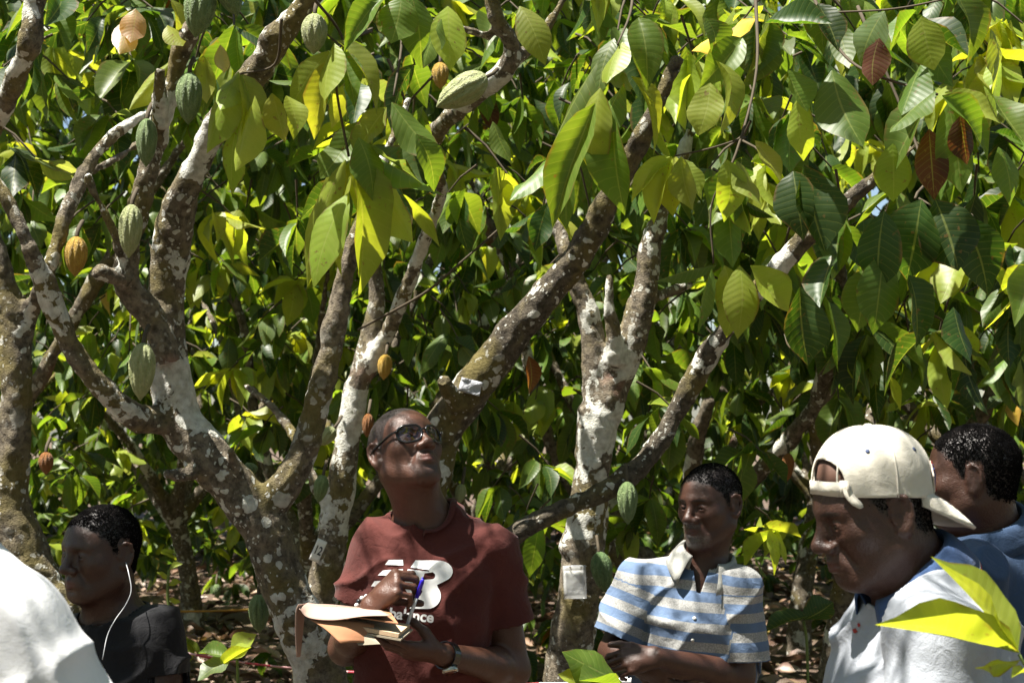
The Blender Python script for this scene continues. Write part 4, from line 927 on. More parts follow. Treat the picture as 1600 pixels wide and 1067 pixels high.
def collar(q, m, r=.074, high=.036, drop=.055, gap=25, tip=.03, name='collar', fwd=.012, flare=1.34, open_=0.0, stripes=None):
    """folded polo collar round the neck, open at the front by gap degrees each side"""
    f, up, l = q.TM[:, 1], q.TM[:, 2], q.TM[:, 0]; ax = -q.nd_; c0 = q.nk2 + f * fwd + ax * .044; ff = f - ax * (f @ ax); ff /= np.linalg.norm(ff); ll = np.cross(ff, ax); V = []; N = 44; rows = 8
    for i in range(N + 1):
        a = R_(gap + (360 - 2 * gap) * i / N); d = ff * math.cos(a) + ll * math.sin(a); fr = max(0, math.cos(a)); e_ = min(i, N - i) / N
        for j in range(rows + 1):
            t = j / rows
            if t < .4: k = t / .4; rr = r * (1.06 - .06 * k + open_ * fr); z = -.012 + (high + .012) * k - fr * .022
            else:
                k = (t - .4) / .6; rr = r * (1.0 + .03 * math.sin(k * 3.14) + (flare - 1) * k + open_ * fr); z = high - (drop + tip * math.exp(-(e_ / .06) ** 2)) * k ** 1.15 - fr * .022 + .004 * math.sin(k * 3.14)
            V.append(c0 + d * rr * (1 + .18 * fr * t) + ax * z)
    F = [[i * (rows + 1) + j, i * (rows + 1) + j + 1, (i + 1) * (rows + 1) + j + 1, (i + 1) * (rows + 1) + j] for i in range(N) for j in range(rows)]
    o = mesh_obj(name, V, F, m, q.e); s = o.modifiers.new('thick', 'SOLIDIFY'); s.thickness = .003; return np.array(V).reshape(N + 1, rows + 1, 3)
def W(*a): return P(*a)

# ------------------------------------------------------------------ the man in glasses
C = 3.8
hr, tipr = hand_prims(W(581, 947, 3.545), (0.62, -0.25, 0.60), (-0.45, -0.62, 0.62), -1, ((62, 52, 28), (66, 56, 30), (70, 58, 30), (72, 58, 30)), tdir=(0.75, 0.25, -0.25), tc=(0, .5, .35))
hl, tipl = hand_prims(W(690, 1022, 3.585), (-0.93, -0.30, 0.17), (-0.10, -0.50, -0.86), 1, ((10, 16, 10), (10, 18, 12), (12, 22, 14), (14, 26, 16)), tdir=(-0.55, 0.15, 0.75), tc=(0, .45, .35))
man = person('man in a maroon t-shirt and black glasses, looking up while writing in a notebook', W(633, 707, C), 36, 30, -2, W(672, 808, C + .03), W(660, 1118, C + .02), 4,
             (W(588, 860, C + .01), W(766, 866, C + .03)), (W(540, 1012, C + .02), W(802, 1046, C + .03)), (W(581, 947, 3.545), W(690, 1022, 3.585)), SK1, MAROON, STUB, 1.0,
             ((hr,), (hl,)), hair_off=.0011, hair_n=7000, sleeve=(.53, .60), neckr=.062, loose=.014, neck_hole=.080, hairline=.008, beard=(.05, .04, .038), fseed=2.0)
def tshirt_rib(q, m, r, w=.011):
    f = q.TM[:, 1]; c0 = q.nk2 + f * .012; ax = -q.nd_; ff = f - ax * (f @ ax); ff /= np.linalg.norm(ff); ll = np.cross(ff, ax); pts = []
    for i in range(64):
        a = 2 * math.pi * i / 64; d = ff * math.cos(a) + ll * math.sin(a); h = q.bvh.ray_cast(Vector(c0 + d * r + ax * .12), Vector(-ax)); p = np.array(h[0]) if h[0] is not None else c0 + d * r
        pts.append(p)
    pts = np.array(pts)
    for _ in range(4): pts = (np.roll(pts, 1, 0) + pts * 2 + np.roll(pts, -1, 0)) / 4
    V = []; F = []
    for i in range(64):
        a = 2 * math.pi * i / 64; d = ff * math.cos(a) + ll * math.sin(a)
        for k, (dr, dz) in enumerate(((-.004, -.002), (-.005, .004), (.0, .0062), (.008, .0045), (.0135, .001))): V.append(pts[i] + d * dr + ax * dz)
    for i in range(64):
        for k in range(4): F.append([i * 5 + k, ((i + 1) % 64) * 5 + k, ((i + 1) % 64) * 5 + k + 1, i * 5 + k + 1])
    mesh_obj('neck_rib', V, F, m, q.e)
tshirt_rib(man, MAROON, .080)
# print on the shirt, laid on the cloth
def print_on(q, bm, name, m, off=.0022, cell=5.0):
    """bm holds flat faces in photo pixels; they are cut into small cells and laid on the cloth"""
    xs = [v.co.x for v in bm.verts]; ys = [v.co.y for v in bm.verts]
    for axis, lo, hi in ((0, min(xs), max(xs)), (1, min(ys), max(ys))):
        k = lo + cell
        while k < hi:
            n = Vector((1, 0, 0)) if axis == 0 else Vector((0, 1, 0)); bmesh.ops.bisect_plane(bm, geom=bm.verts[:] + bm.edges[:] + bm.faces[:], plane_co=n * k, plane_no=n); k += cell
    C0 = Vector(CC); last = 3.6
    for v in bm.verts:
        d = Vector(P(v.co.x, v.co.y, 1.0)) - C0; h = q.bvh.ray_cast(C0, d.normalized())
        if h[0] is not None: v.co = h[0] - d.normalized() * off
        else: v.co = C0 + d * last
    return bm_obj(name, bm, m, q.e, smooth=True)
def poly_bm(outer, holes=()):
    bm = bmesh.new(); es = []
    for lp in (outer, *holes):
        vs = [bm.verts.new((440 + x / 3.81, 820 + y / 3.81, 0)) for x, y in lp]; es += [bm.edges.new((vs[i], vs[(i + 1) % len(vs)])) for i in range(len(vs))]
    bmesh.ops.triangle_fill(bm, use_beauty=True, use_dissolve=False, edges=es); return bm
def arc(cx, cy, rx, ry, a0, a1, n=9): return [(cx + rx * math.cos(R_(a)), cy + ry * math.sin(R_(a))) for a in np.linspace(a0, a1, n)]
for pl in ([(637, 207), (722, 206), (724, 240), (615, 236)], [(603, 269), (722, 261), (728, 303), (572, 299)], [(553, 333), (722, 326), (728, 372), (532, 364)]):
    print_on(man, poly_bm(pl), 'printed_bar', PRINT)
B = [(797, 209), (930, 211)] + arc(935, 275, 84, 64, -85, 62, 12) + [(925, 356)] + arc(868, 420, 80, 78, -38, 88, 12) + [(735, 496), (770, 440), (735, 380), (732, 322), (722, 318), (752, 262), (880, 276), (872, 266), (768, 252)]
print_on(man, poly_bm(B, ([(852, 286), (900, 280)] + arc(893, 301, 22, 21, -60, 90, 6) + [(838, 326)], [(803, 384), (832, 381), (838, 396)] + arc(812, 404, 20, 20, 10, 90, 5) + [(774, 426)])), 'printed_emblem', PRINT)
def text_bm(s, x0, y0, x1, y1, hgt, bold=.03):
    cu = bpy.data.curves.new('t', 'FONT'); cu.body = s; cu.size = 1.0; cu.offset = bold; cu.resolution_u = 4; o = bpy.data.objects.new('t', cu); col.objects.link(o)
    me = o.evaluated_get(bpy.context.evaluated_depsgraph_get()).to_mesh(); bm = bmesh.new(); bm.from_mesh(me); bpy.data.objects.remove(o)
    w = max(v.co.x for v in bm.verts); dx, dy = x1 - x0, y1 - y0
    for v in bm.verts: u = v.co.x / w; v.co = Vector((x0 + dx * u + v.co.y * 0.12 * hgt, y0 + dy * u - v.co.y * hgt, 0))
    return bm
print_on(man, text_bm('new balance', 561, 960, 677, 972, 23), 'printed_lettering', PRINT)
# glasses
def hw(q, x, y, z): return q.hc + q.HM @ np.array([x, y, z]) * q.hs
FRAME = simple('black_acetate', (0.006, 0.006, 0.007), 0.18, 0.6, var=0.05, bmp=0); METAL = simple('steel', (0.5, 0.48, 0.42), 0.25, 0.5, 1.0, bmp=0)
LENS, nt_, b_ = mat('lens'); tr_ = nd(nt_, 'ShaderNodeBsdfTransparent'); tr_.inputs[0].default_value = (.98, .98, .98, 1); gl_ = nd(nt_, 'ShaderNodeBsdfGlossy'); gl_.inputs['Roughness'].default_value = .03
lw = nd(nt_, 'ShaderNodeFresnel'); lw.inputs[0].default_value = 1.75; mx_ = nd(nt_, 'ShaderNodeMixShader'); nt_.links.new(mth(nt_, 'ADD', mth(nt_, 'MULTIPLY', lw.outputs[0], .7), .0, True), mx_.inputs[0]); nt_.links.new(tr_.outputs[0], mx_.inputs[1]); nt_.links.new(gl_.outputs[0], mx_.inputs[2]); nt_.links.new(mx_.outputs[0], nt_.nodes['Material Output'].inputs[0])
gp = hw(man, 0, .1, 0); ge = empty('eyeglasses', gp, 'black framed eyeglasses on the face of the man in maroon', 'eyeglasses')
rims = []
for s in (-1, 1):
    pts = []
    for i in range(32):
        a = 2 * math.pi * i / 32; cx, sz = math.cos(a), math.sin(a); ex = .0275 * np.sign(cx) * abs(cx) ** .72; ez = .0225 * np.sign(sz) * abs(sz) ** .75
        if ez < 0: ex *= 1 - .16 * (-ez / .0225)
        x = s * .0345 + ex; pts.append(hw(man, x, .1015 - 5.5 * x * x * 1.3, .001 + ez + (.002 if s * ex > 0 and ez > 0 else 0)))
    pts = np.array(pts); v, fc = tube(np.vstack([pts, pts[:2]]), .0031, 8, False); rim_o = mesh_obj('rim', v, fc, FRAME, ge)
    mesh_obj('lens', np.vstack([pts, pts.mean(0) + man.HM[:, 1] * .0012]), [[i, (i + 1) % 32, 32] for i in range(32)], LENS, rim_o)
    tube_obj('temple', catmull([hw(man, s * .0625, .083, .012), hw(man, s * .074, .06, .012), hw(man, s * .0815, .0, .010), hw(man, s * .083, -.02, .006), hw(man, s * .082, -.04, -.014)], 5), .0032, FRAME, ge, 6)
tube_obj('bridge', catmull([hw(man, -.009, .1015, .006), hw(man, 0, .104, .010), hw(man, .009, .1015, .006)], 5), .0024, FRAME, ge)
# notebook, pen, bracelet, watch
PAPER = simple('paper', (0.42, 0.29, 0.235), 0.8, 0.2, var=.06); CARD = simple('orange_card', (0.40, 0.19, 0.10), 0.75, 0.2, var=.08); KRAFT = simple('grey_card', (0.36, 0.31, 0.23), 0.8, 0.2, var=.1); EDGE = simple('page_edges', (0.55, 0.40, 0.26), 0.9, 0.1, var=.25, scale=200)
nb = empty('notebook', W(590, 1000, 3.47), 'open notebook with orange pages flopping over, held at the maroon shirt', 'notebook')
def slab(name, corners, th, m, parent):
    c = np.array(corners); n = np.cross(c[1] - c[0], c[3] - c[0]); n /= np.linalg.norm(n); n = n if n[2] > 0 else -n; V = np.vstack([c, c + n * th]); mesh_obj(name, V, [[0, 3, 2, 1], [4, 5, 6, 7], [0, 1, 5, 4], [1, 2, 6, 5], [2, 3, 7, 6], [3, 0, 4, 7]], m, parent, smooth=False)
slab('back_cover', [W(529, 984, 3.42), W(626, 1001, 3.40), W(645, 985, 3.54), W(552, 972, 3.56)], .004, KRAFT, nb)
slab('page_block', [W(530, 979, 3.423), W(622, 996, 3.403), W(640, 981, 3.535), W(554, 968, 3.555)], .009, EDGE, nb)
slab('card_page', [W(551, 964, 3.425), W(622, 975, 3.41), W(606, 952, 3.54), W(556, 950, 3.56)], .0025, CARD, nb)
def sheet(name, rows, m, parent, th=.0012):
    r = [catmull(x, 6) for x in rows]; r = np.array(r).transpose(1, 0, 2); r = np.array([catmull(x, 4) for x in r]); n, k, _ = r.shape
    o = mesh_obj(name, r.reshape(-1, 3), [[i * k + j, i * k + j + 1, (i + 1) * k + j + 1, (i + 1) * k + j] for i in range(n - 1) for j in range(k - 1)], m, parent); s = o.modifiers.new('thick', 'SOLIDIFY'); s.thickness = th
sheet('turned_page', [[W(612, 961, 3.42), W(568, 962, 3.40), W(520, 968, 3.39), W(482, 964, 3.39), W(468, 950, 3.39)], [W(600, 955, 3.48), W(560, 956, 3.46), W(520, 953, 3.45), W(490, 950, 3.45), W(474, 944, 3.45)], [W(590, 950, 3.55), W(560, 948, 3.55), W(520, 944, 3.54), W(495, 943, 3.53), W(482, 941, 3.53)]], PAPER, nb, .0014)
sheet('hanging_flap', [[W(466, 944, 3.39), W(462, 955, 3.39), W(461, 985, 3.40), W(463, 1026, 3.41)], [W(474, 943, 3.45), W(470, 955, 3.44), W(468, 985, 3.44), W(467, 1026, 3.43)], [W(482, 942, 3.52), W(476, 957, 3.50), W(473, 985, 3.48), W(469, 1024, 3.46)]], PAPER, nb, .0012)
sheet('orange_sheet', [[W(484, 967, 3.40), W(530, 966, 3.41), W(585, 975, 3.43)], [W(508, 982, 3.38), W(545, 985, 3.39), W(585, 992, 3.42)], [W(532, 1004, 3.36), W(555, 1003, 3.38), W(584, 1004, 3.41)]], CARD, nb)
slab('loose_card', [W(545, 984, 3.405), W(560, 1008, 3.39), W(594, 1006, 3.40), W(575, 986, 3.42)], .0012, KRAFT, nb)
pe = empty('pen', W(645, 975, 3.5), 'pen with a blue cap in the writing hand', 'pen'); pa, pb = W(632, 988, 3.56), W(661, 904, 3.52); dv = (pb - pa) / np.linalg.norm(pb - pa)
CLEARP = simple('clear_barrel', (0.62, 0.65, 0.70), 0.2, 0.5, var=.04, bmp=0); BLUE = simple('blue_cap', (0.035, 0.02, 0.55), 0.3, 0.5, var=.05, bmp=0)
tube_obj('barrel', [pa, pa + dv * .01, pa + (pb - pa) * .72], [.0012, .0042, .0042], CLEARP, pe); tube_obj('pen_cap', [pa + (pb - pa) * .66, pb - dv * .006, pb], [.0053, .005, .003], BLUE, pe)
tube_obj('clip', [pa + (pb - pa) * .70 + CU * .006, pb - dv * .003 + CU * .006], [.0016, .0016], BLUE, pe)
def ring_frame(E, Wp, t): 
    d = (Wp - E) / np.linalg.norm(Wp - E); c = E + (Wp - E) * t; u = np.cross(d, [0, 0, 1.0]); u /= np.linalg.norm(u); return c, d, u, np.cross(d, u)
BE = [simple('dark_bead', (0.02, 0.02, 0.025), 0.2, bmp=0), simple('pearl_bead', (0.7, 0.7, 0.68), 0.15, bmp=0), simple('blue_bead', (0.05, 0.09, 0.4), 0.2, bmp=0)]
c, d, u, v_ = ring_frame(W(540, 1012, C + .02), W(581, 947, 3.545), .93); bre = empty('bead_bracelet', c, 'bracelet of dark and pearly beads on the writing wrist', 'bracelet')
for i in range(18):
    a = 2 * math.pi * i / 18; sv, sf = sphere(c + (u * math.cos(a) + v_ * math.sin(a)) * .0325, .0056, 10, 7); mesh_obj('bead', sv, sf, BE[(1, 0, 1, 2, 0, 1, 1, 0, 1)[i % 9]], bre)
c, d, u, v_ = ring_frame(W(802, 1046, C + .03), W(690, 1022, 3.585), .93); wa = empty('wrist_watch', c, 'steel wrist watch with a black strap on the forearm under the notebook', 'watch')
a = np.linspace(0, 2 * math.pi, 33); V = []; 
for t in a[:-1]:
    for o_, r_ in ((-.011, .0305), (-.011, .0335), (.011, .0335), (.011, .0305)): V.append(c + d * o_ + (u * math.cos(t) + v_ * math.sin(t)) * r_)
mesh_obj('strap', V, [[i * 4 + k, ((i + 1) % 32) * 4 + k, ((i + 1) % 32) * 4 + (k + 1) % 4, i * 4 + (k + 1) % 4] for i in range(32) for k in range(4)], FRAME, wa, smooth=False)
wd_ = -CF * .72 - CU * .68; wd_ = wd_ - d * (wd_ @ d); wd_ /= np.linalg.norm(wd_); cc_ = c + wd_ * .033
case_o = tube_obj('case', [cc_ - wd_ * .002, cc_ + wd_ * .007, cc_ + wd_ * .010], [.0195, .0195, .0175], METAL, wa, 24); tube_obj('dial', [cc_ + wd_ * .0098, cc_ + wd_ * .0104], [.0155, .0155], simple('dial', (0.10, 0.03, 0.02), 0.15, bmp=0), case_o, 24)

# ------------------------------------------------------------------ the man in the striped polo shirt
S_ = 4.42
hl2, _ = hand_prims(W(1026, 1026, 4.21), (-0.93, -0.15, -0.12), (-0.1, -0.86, 0.5), 1, ((24, 44, 30), (30, 50, 30), (36, 54, 34), (42, 58, 34)), tdir=(-0.9, 0.05, 0.30), tc=(0, .2, .3), spread=.04)
hr2, _ = hand_prims(W(992, 1036, 4.27), (0.88, -0.1, -0.35), (0.1, -0.75, -0.5), 1, ((15, 20, 15),) * 4, spread=.03)
man2 = person('older man with grey stubble in a blue and grey striped polo shirt, arms folded', W(1110, 789, S_), -46, -4, 2, W(1098, 878, S_ + .02), W(1072, 1190, S_ + .05), -10,
              (W(1000, 914, S_ + .03), W(1155, 920, S_ - .04)), (W(958, 1018, S_ + .0), W(1156, 1056, S_ - .05)), (W(992, 1036, 4.27), W(1026, 1026, 4.21)), SK3, STRIPE, HAIR, 1.02,
              ((hr2,), (hl2,)), hair_off=.0035, sleeve=(.78, .80), neckr=.054, loose=.016, trousers=KHAKI, neck_hole=.078, vee=(.09, .024), beard=(.16, .15, .14), jaw=1.05, fseed=11, sleeve_r=1.05)
collar(man2, HEATH, r=.072, high=.03, drop=.06, gap=26, tip=.02, open_=.16, flare=1.40)
for t in (.1, .16, .23):
    p = man2.nk - man2.up * (t + .035) + man2.TM[:, 0] * .004; h = man2.bvh.ray_cast(Vector(p + man2.f * .4), Vector(-man2.f))
    if h[0] is not None: n = np.array(h[1]); n = n if n @ man2.f > 0 else -n; c = np.array(h[0]); tube_obj('button', [c, c + n * .003], [.0055, .005], BTN, man2.e, 12)

# ------------------------------------------------------------------ the man in black
K = 3.62
man3 = person('man in a black t-shirt with white earphone cable, at the left behind the white shirt', W(157, 864, K), -38, -2, 0, W(176, 958, K + .04), W(190, 1290, K + .05), -16,
              (W(84, 1000, K + .08), W(240, 994, K + .0)), (W(70, 1160, K + .06), W(252, 1165, K - .04)), (W(120, 1250, K - .2), W(210, 1240, K - .22)), SK2, BLACKT, HAIR, 0.96, (None, None), hair_off=.0048, sleeve=(.36, .36), neckr=.058, neck_hole=.083, h_skin=.0040, fseed=23, nose=1.12, arm_r=1.08)
ec = simple('white_cable', (0.45, 0.46, 0.48), 0.4, bmp=0)
pts = [hw(man3, .083, -.012, -.02), W(201, 895, K - .07), W(205, 922, K - .085), W(196, 945, K - .10), W(180, 968, K - .12), W(168, 992, K - .14), W(160, 1030, K - .17)]
tag(tube_obj('earphone_cable', catmull(pts, 6), .0012, ec, None, 6), 'thin white earphone cable down the neck of the man in black', 'cable')

# ------------------------------------------------------------------ the man in the white cap
Q = 2.38
man4 = person('man in a pale grey polo shirt wearing a white cap backwards, head bowed', W(1362, 800, Q), -78, -15, 0, W(1442, 905, Q + .02), W(1455, 1450, Q + .02), -78,
              (W(1425, 985, Q + .19), W(1470, 1005, Q - .17)), (W(1400, 1280, Q + .22), W(1450, 1290, Q - .2)), (W(1240, 1340, Q + .1), W(1270, 1340, Q - .12)), SK4, GREYW, HAIR, 0.94, (None, None), hair_off=.0025, sleeve=(.75, .75), neckr=.062, loose=.016, neck_hole=.085, belly=.03, nose=1.1, fseed=31, folds=1.15, sleeve_r=1.1)
cl = collar(man4, NAVYC, r=.078, high=.034, drop=.062, gap=22, tip=.03, flare=1.30)
RED = simple('red_piping', (0.30, 0.035, 0.03), 0.8); 
for k, (m_, rad_, off_) in enumerate(((WHITE, .0026, -.0045), (RED, .0016, -.0095))):
    ed = cl[:, -1] + (cl[:, -1] - cl[:, -2]) / np.linalg.norm(cl[:, -1] - cl[:, -2], axis=1)[:, None] * (-off_ - .003); tube_obj('collar_piping', ed, rad_, m_, man4.e, 6)
pl = W(1338, 985, Q); 
for dx, dy, w_, h_ in ((0, 0, 8, 8), (6, -9, 5, 7)):
    bm = bmesh.new(); vs = [bm.verts.new((1336 + dx + a * w_ / 2, 985 + dy + b * h_ / 2, 0)) for a, b in ((-1, -.6), (.2, -1), (1, .2), (.1, 1), (-.7, .7))]; bm.faces.new(vs); print_on(man4, bm, 'embroidered_mark', RED, cell=4)
# cap
CAPM = cloth_mat('cream_cap_cotton', (0.66, 0.62, 0.53), wr=.3); STITCH = simple('navy_thread', (0.05, 0.07, 0.14), 0.8); BLUEP = simple('blue_patch', (0.03, 0.06, 0.22), 0.8)
CM = rot_frame(-73, -2, 0); ce = empty('baseball_cap', hw(man4, 0, 0, .03), 'cream white baseball cap worn backwards with a frayed brim', 'cap')
c0 = hw(man4, 0, -.011, .047); rx, ry, rz_ = .079, .0955, .087
def capp(az, el):
    """az from the opening over the forehead (person's forward), towards the person's left"""
    sq = 1 + .012 * math.sin(az * 3 + 1) + .006 * math.sin(az * 11 + el * 6)
    zz = math.sin(el) * rz_; rr = max(math.cos(el), 0) ** .82
    if el < 0: rr = 1.0; zz = el * rz_
    return c0 + CM @ np.array([math.sin(az) * rr * rx * sq, math.cos(az) * rr * (ry if math.cos(az) < 0 else ry - .0055) * sq, zz])
NA, NE = 120, 36; V = []; idx = {}; F = []
def low(az): return -.15 - .06 * abs(math.sin(az)) - .10 * max(0, -math.cos(az))
gridv = []
for i in range(NA):
    az = 2 * math.pi * i / NA
    for j in range(NE + 1):
        el = low(az) + (math.pi / 2 - low(az)) * j / NE; a_ = (az + math.pi) % (2 * math.pi) - math.pi; gridv.append((a_, el))
def hole(a, e): return 1 - ((a / .66) ** 2 + ((e - .08) / .40) ** 2) if e > .04 else -1
def snap(a, e):
    k = math.sqrt((a / .66) ** 2 + ((e - .08) / .40) ** 2); return (a / k, .08 + (e - .08) / k) if k > .7 else (a, e)
for i in range(NA):
    for j in range(NE):
        q4 = [i * (NE + 1) + j, ((i + 1) % NA) * (NE + 1) + j, ((i + 1) % NA) * (NE + 1) + j + 1, i * (NE + 1) + j + 1]
        if all(hole(*gridv[k]) > 0 for k in q4): continue
        F.append(q4)
used = set(k for q4 in F for k in q4)
V = [capp(*(snap(*g) if (k in used and hole(*g) > 0) else g)) for k, g in enumerate(gridv)]
V = np.array(V); cn = V - c0; cn /= np.linalg.norm(cn, axis=1)[:, None]; V = V + cn * (.0022 * vnoise(V * 42) * sstep(.05, -.02, ((V - c0) @ CM)[:, 2]))[:, None]
co_ = mesh_obj('cap_crown', V, F, CAPM, ce); sm = co_.modifiers.new('thick', 'SOLIDIFY'); sm.thickness = .0025; sm.offset = 1
for k in range(6):
    az = math.pi / 6 + k * math.pi / 3; tube_obj('seam', [capp(az, e) + (capp(az, e) - c0) * .028 for e in np.linspace(low(az), 1.5, 18)], .0016, CAPM, ce, 6)
    azm = k * math.pi / 3; n_ = capp(azm, .62) - c0; n_ /= np.linalg.norm(n_); pt = capp(azm + .02, .62)
    if k: tube_obj('eyelet', [pt, pt + n_ * .0034], [.0042, .0036], STITCH, ce, 10)
top = capp(0, math.pi / 2); sv, sf = sphere(top, (.0095, .0095, .006), 14, 8); mesh_obj('top_button', sv, sf, CAPM, ce)
def band_strip(name, a0, a1, e0, e1, m, off, n=14, sag=0.0):
    V = []
    for i in range(n + 1):
        a = a0 + (a1 - a0) * i / n
        for e_ in (e0, e1): p = capp(a, e_ - sag * math.sin(math.pi * i / n)); V.append(p + (p - c0) / np.linalg.norm(p - c0) * off)
    o = mesh_obj(name, V, [[i * 2, i * 2 + 2, i * 2 + 3, i * 2 + 1] for i in range(n)], m, ce); s = o.modifiers.new('t', 'SOLIDIFY'); s.thickness = .002; s.offset = 1
band_strip('strap', -.74, .74, -.145, .075, CAPM, .0035); band_strip('strap_keeper', .60, .76, -.165, .10, CAPM, .0062, 4)
_se = catmull([capp(.62, .03) + CM[:, 0] * .007, capp(.66, -.18) + CM[:, 0] * .009 - CM[:, 1] * .002, capp(.76, -.38) + CM[:, 0] * .011 - CM[:, 1] * .010], 6)
_sv = np.concatenate([[p + CM[:, 1] * .007 * k_ - CM[:, 2] * .002 * k_, p - CM[:, 1] * .007 * k_ + CM[:, 2] * .002 * k_] for p, k_ in zip(_se, [1] * 10 + [.9, .7, .35])])
o = mesh_obj('strap_end', _sv, [[i * 2, i * 2 + 1, i * 2 + 3, i * 2 + 2] for i in range(len(_se) - 1)], CAPM, ce); sm = o.modifiers.new('t', 'SOLIDIFY'); sm.thickness = .0025
band_strip('forehead_fill', -1.9, 1.9, -.12, .5, simple('brown_fill', (0.075, 0.035, 0.022), .7), -.0035, 40)  # brown band added inside the cap, passes for forehead skin in the opening
rows = []
for i in range(25):
    u_ = -1 + 2 * i / 24; az = math.pi + u_ * .98; b0_ = capp(az, low(az) + .06); row = []
    out_ = np.array([math.sin(az) * .55, -1.0, -.78]); out_ /= np.linalg.norm(out_); ln = .096 * (1 - abs(u_) ** 3.2) + .002
    for j in range(9):
        t = j / 8; row.append(b0_ + CM @ (out_ * ln * t + np.array([0, 0, -.018 * u_ * u_ * t + .006 * math.sin(t * 3)])) - CM[:, 2] * 0.0 + CM @ np.array([0, .006, 0]))
    rows.append(row)
rows = np.array(rows); o = mesh_obj('brim', rows.reshape(-1, 3), [[i * 9 + j, i * 9 + j + 1, (i + 1) * 9 + j + 1, (i + 1) * 9 + j] for i in range(24) for j in range(8)], CAPM, ce); s = o.modifiers.new('t', 'SOLIDIFY'); s.thickness = .005; s.offset = 0
for j in (3, 4, 5, 6): tube_obj('brim_stitching', rows[4:21, j] + CM[:, 2] * .0032, .0006, STITCH, ce, 4)
def patch(name, pts, m, off):
    V = [capp(math.pi + a, e) for a, e in pts]; V = [p + (p - c0) / np.linalg.norm(p - c0) * off for p in V]; c = np.mean(V, 0); c = c + (c - c0) / np.linalg.norm(c - c0) * .002
    o = mesh_obj(name, V + [c], [[i, (i + 1) % len(V), len(V)] for i in range(len(V))], m, ce, smooth=False); s = o.modifiers.new('t', 'SOLIDIFY'); s.thickness = .002; s.offset = 1
patch('patch_border', [(-.5, -.18), (.1, -.22), (.1, .32), (-.46, .36), (-.62, .1)], simple('cream_patch', (0.6, 0.5, 0.42), .8), .004)
for a, e, ra, re in ((-.30, .20, .20, .10), (-.26, .05, .16, .11), (-.38, .10, .09, .16)): patch('embroidery', [(a + ra * math.cos(t), e + re * math.sin(t) * (1 + .3 * math.sin(3 * t))) for t in np.linspace(0, 6.28, 11)[:-1]], BLUEP, .0055)
for e in (-.14, .31): patch('red_stitching', [(-.50, e - .025), (.05, e - .03), (.05, e + .02), (-.50, e + .03)], RED, .0055)

# ------------------------------------------------------------------ the man behind him, and the near man in white
G = 3.12
man5 = person('man in a navy polo shirt turned away in the shade at the right edge', W(1518, 745, G), -113, -2, 0, W(1548, 850, G + .03), W(1585, 1210, G + .05), -125,
              (W(1610, 905, G + .16), W(1512, 905, G - .13)), (W(1640, 1090, G + .14), W(1520, 1100, G - .14)), (W(1560, 1180, G + .16), W(1440, 1150, G + .02)), SK3, NAVY, HAIR, 0.91, (None, None), hair_off=.0048, sleeve=(.75, .75), neckr=.062, loose=.015, neck_hole=.084, h_skin=.0042, fseed=41)
collar(man5, NAVY, r=.079, high=.055, drop=.055, gap=22, tip=.02, flare=1.3)
Y_ = 1.85
man6 = person('man in a white shirt, only his back and shoulder in view at the lower left', W(-190, 690, Y_), 170, -10, 0, W(-130, 838, Y_), W(-190, 1400, Y_ + .05), 165,
              (W(2, 985, Y_ - .03), W(-350, 950, Y_ + .02)), (W(112, 1250, Y_ - .02), W(-360, 1200, Y_)), (W(70, 1400, Y_ + .15), W(-250, 1380, Y_ + .2)), SK2, WHITE, HAIR, 1.03, (None, None), hair_off=.0048, sleeve=(.85, .85), loose=.024, neck_hole=.085, h_skin=.009, fseed=53, folds=0.8, belly=.02, sleeve_r=1.15)
# ------------------------------------------------------------------ tags, tape, small plants
INK = simple('black_ink', (0.015, 0.015, 0.015), 0.6, bmp=0); CARDW = simple('white_card', (0.72, 0.72, 0.68), 0.6, 0.3, var=.05)
PLAS, nt_, b_ = mat('clear_sleeve'); setin(b_, Roughness=0.15); b_.inputs['Base Color'].default_value = (.8, .82, .82, 1); b_.inputs['Alpha'].default_value = .35
_co = nd(nt_, 'ShaderNodeTexCoord').outputs['Object']; bump(nt_, noise(nt_, _co, 40, 3), .5, .004, b_)
def surf_d(q, px, py, dflt):
    """distance of the bark under a place in the picture"""
    o = next(c for c in q.e.children if c.name.startswith('trunk')); bpy.context.view_layer.update()
    inv = o.matrix_world.inverted(); C0 = Vector(CC); d = Vector(P(px, py, 1.0)) - C0
    h, loc, n, i = o.ray_cast(inv @ C0, d)
    return ((o.matrix_world @ loc) - C0).dot(Vector(CF)) if h else dflt
def plate(name, px, py, d, w, h, rot, m, parent, th=.0012, yaw=0.0, bulge=0.0):
    c = P(px, py, d); r = R_(rot); yv = R_(yaw); X = np.array([math.cos(yv), math.sin(yv), 0]); x = X * math.cos(r) + CU * math.sin(r); y = -X * math.sin(r) + CU * math.cos(r); n = np.cross(x, y); w, h = w / FPX * d / 2, h / FPX * d / 2; V = []; N = 6
    for i in range(N + 1):
        for j in range(N + 1):
            a, b = i / N * 2 - 1, j / N * 2 - 1; V.append(c + x * w * a + y * h * b + n * (bulge * vnoise(np.array([a * 1.7 + 3, b * 1.7, .5])) ))
    o = mesh_obj(name, V, [[i * 7 + j, (i + 1) * 7 + j, (i + 1) * 7 + j + 1, i * 7 + j + 1] for i in range(N) for j in range(N)], m, parent); s = o.modifiers.new('t', 'SOLIDIFY'); s.thickness = th; return c, x, y, n
d = surf_d(T3, 897, 905, 5.2) - .012
pt = empty('paper_label', P(898, 909, d), 'white paper label in a clear plastic sleeve tied to the pale trunk', 'label')
plate('paper', 897, 912, d, 31, 42, 2, PAPER if False else CARDW, pt, bulge=.002); plate('plastic_sleeve', 898, 909, d - .004, 36, 52, 2, PLAS, pt, .0005, bulge=.003)
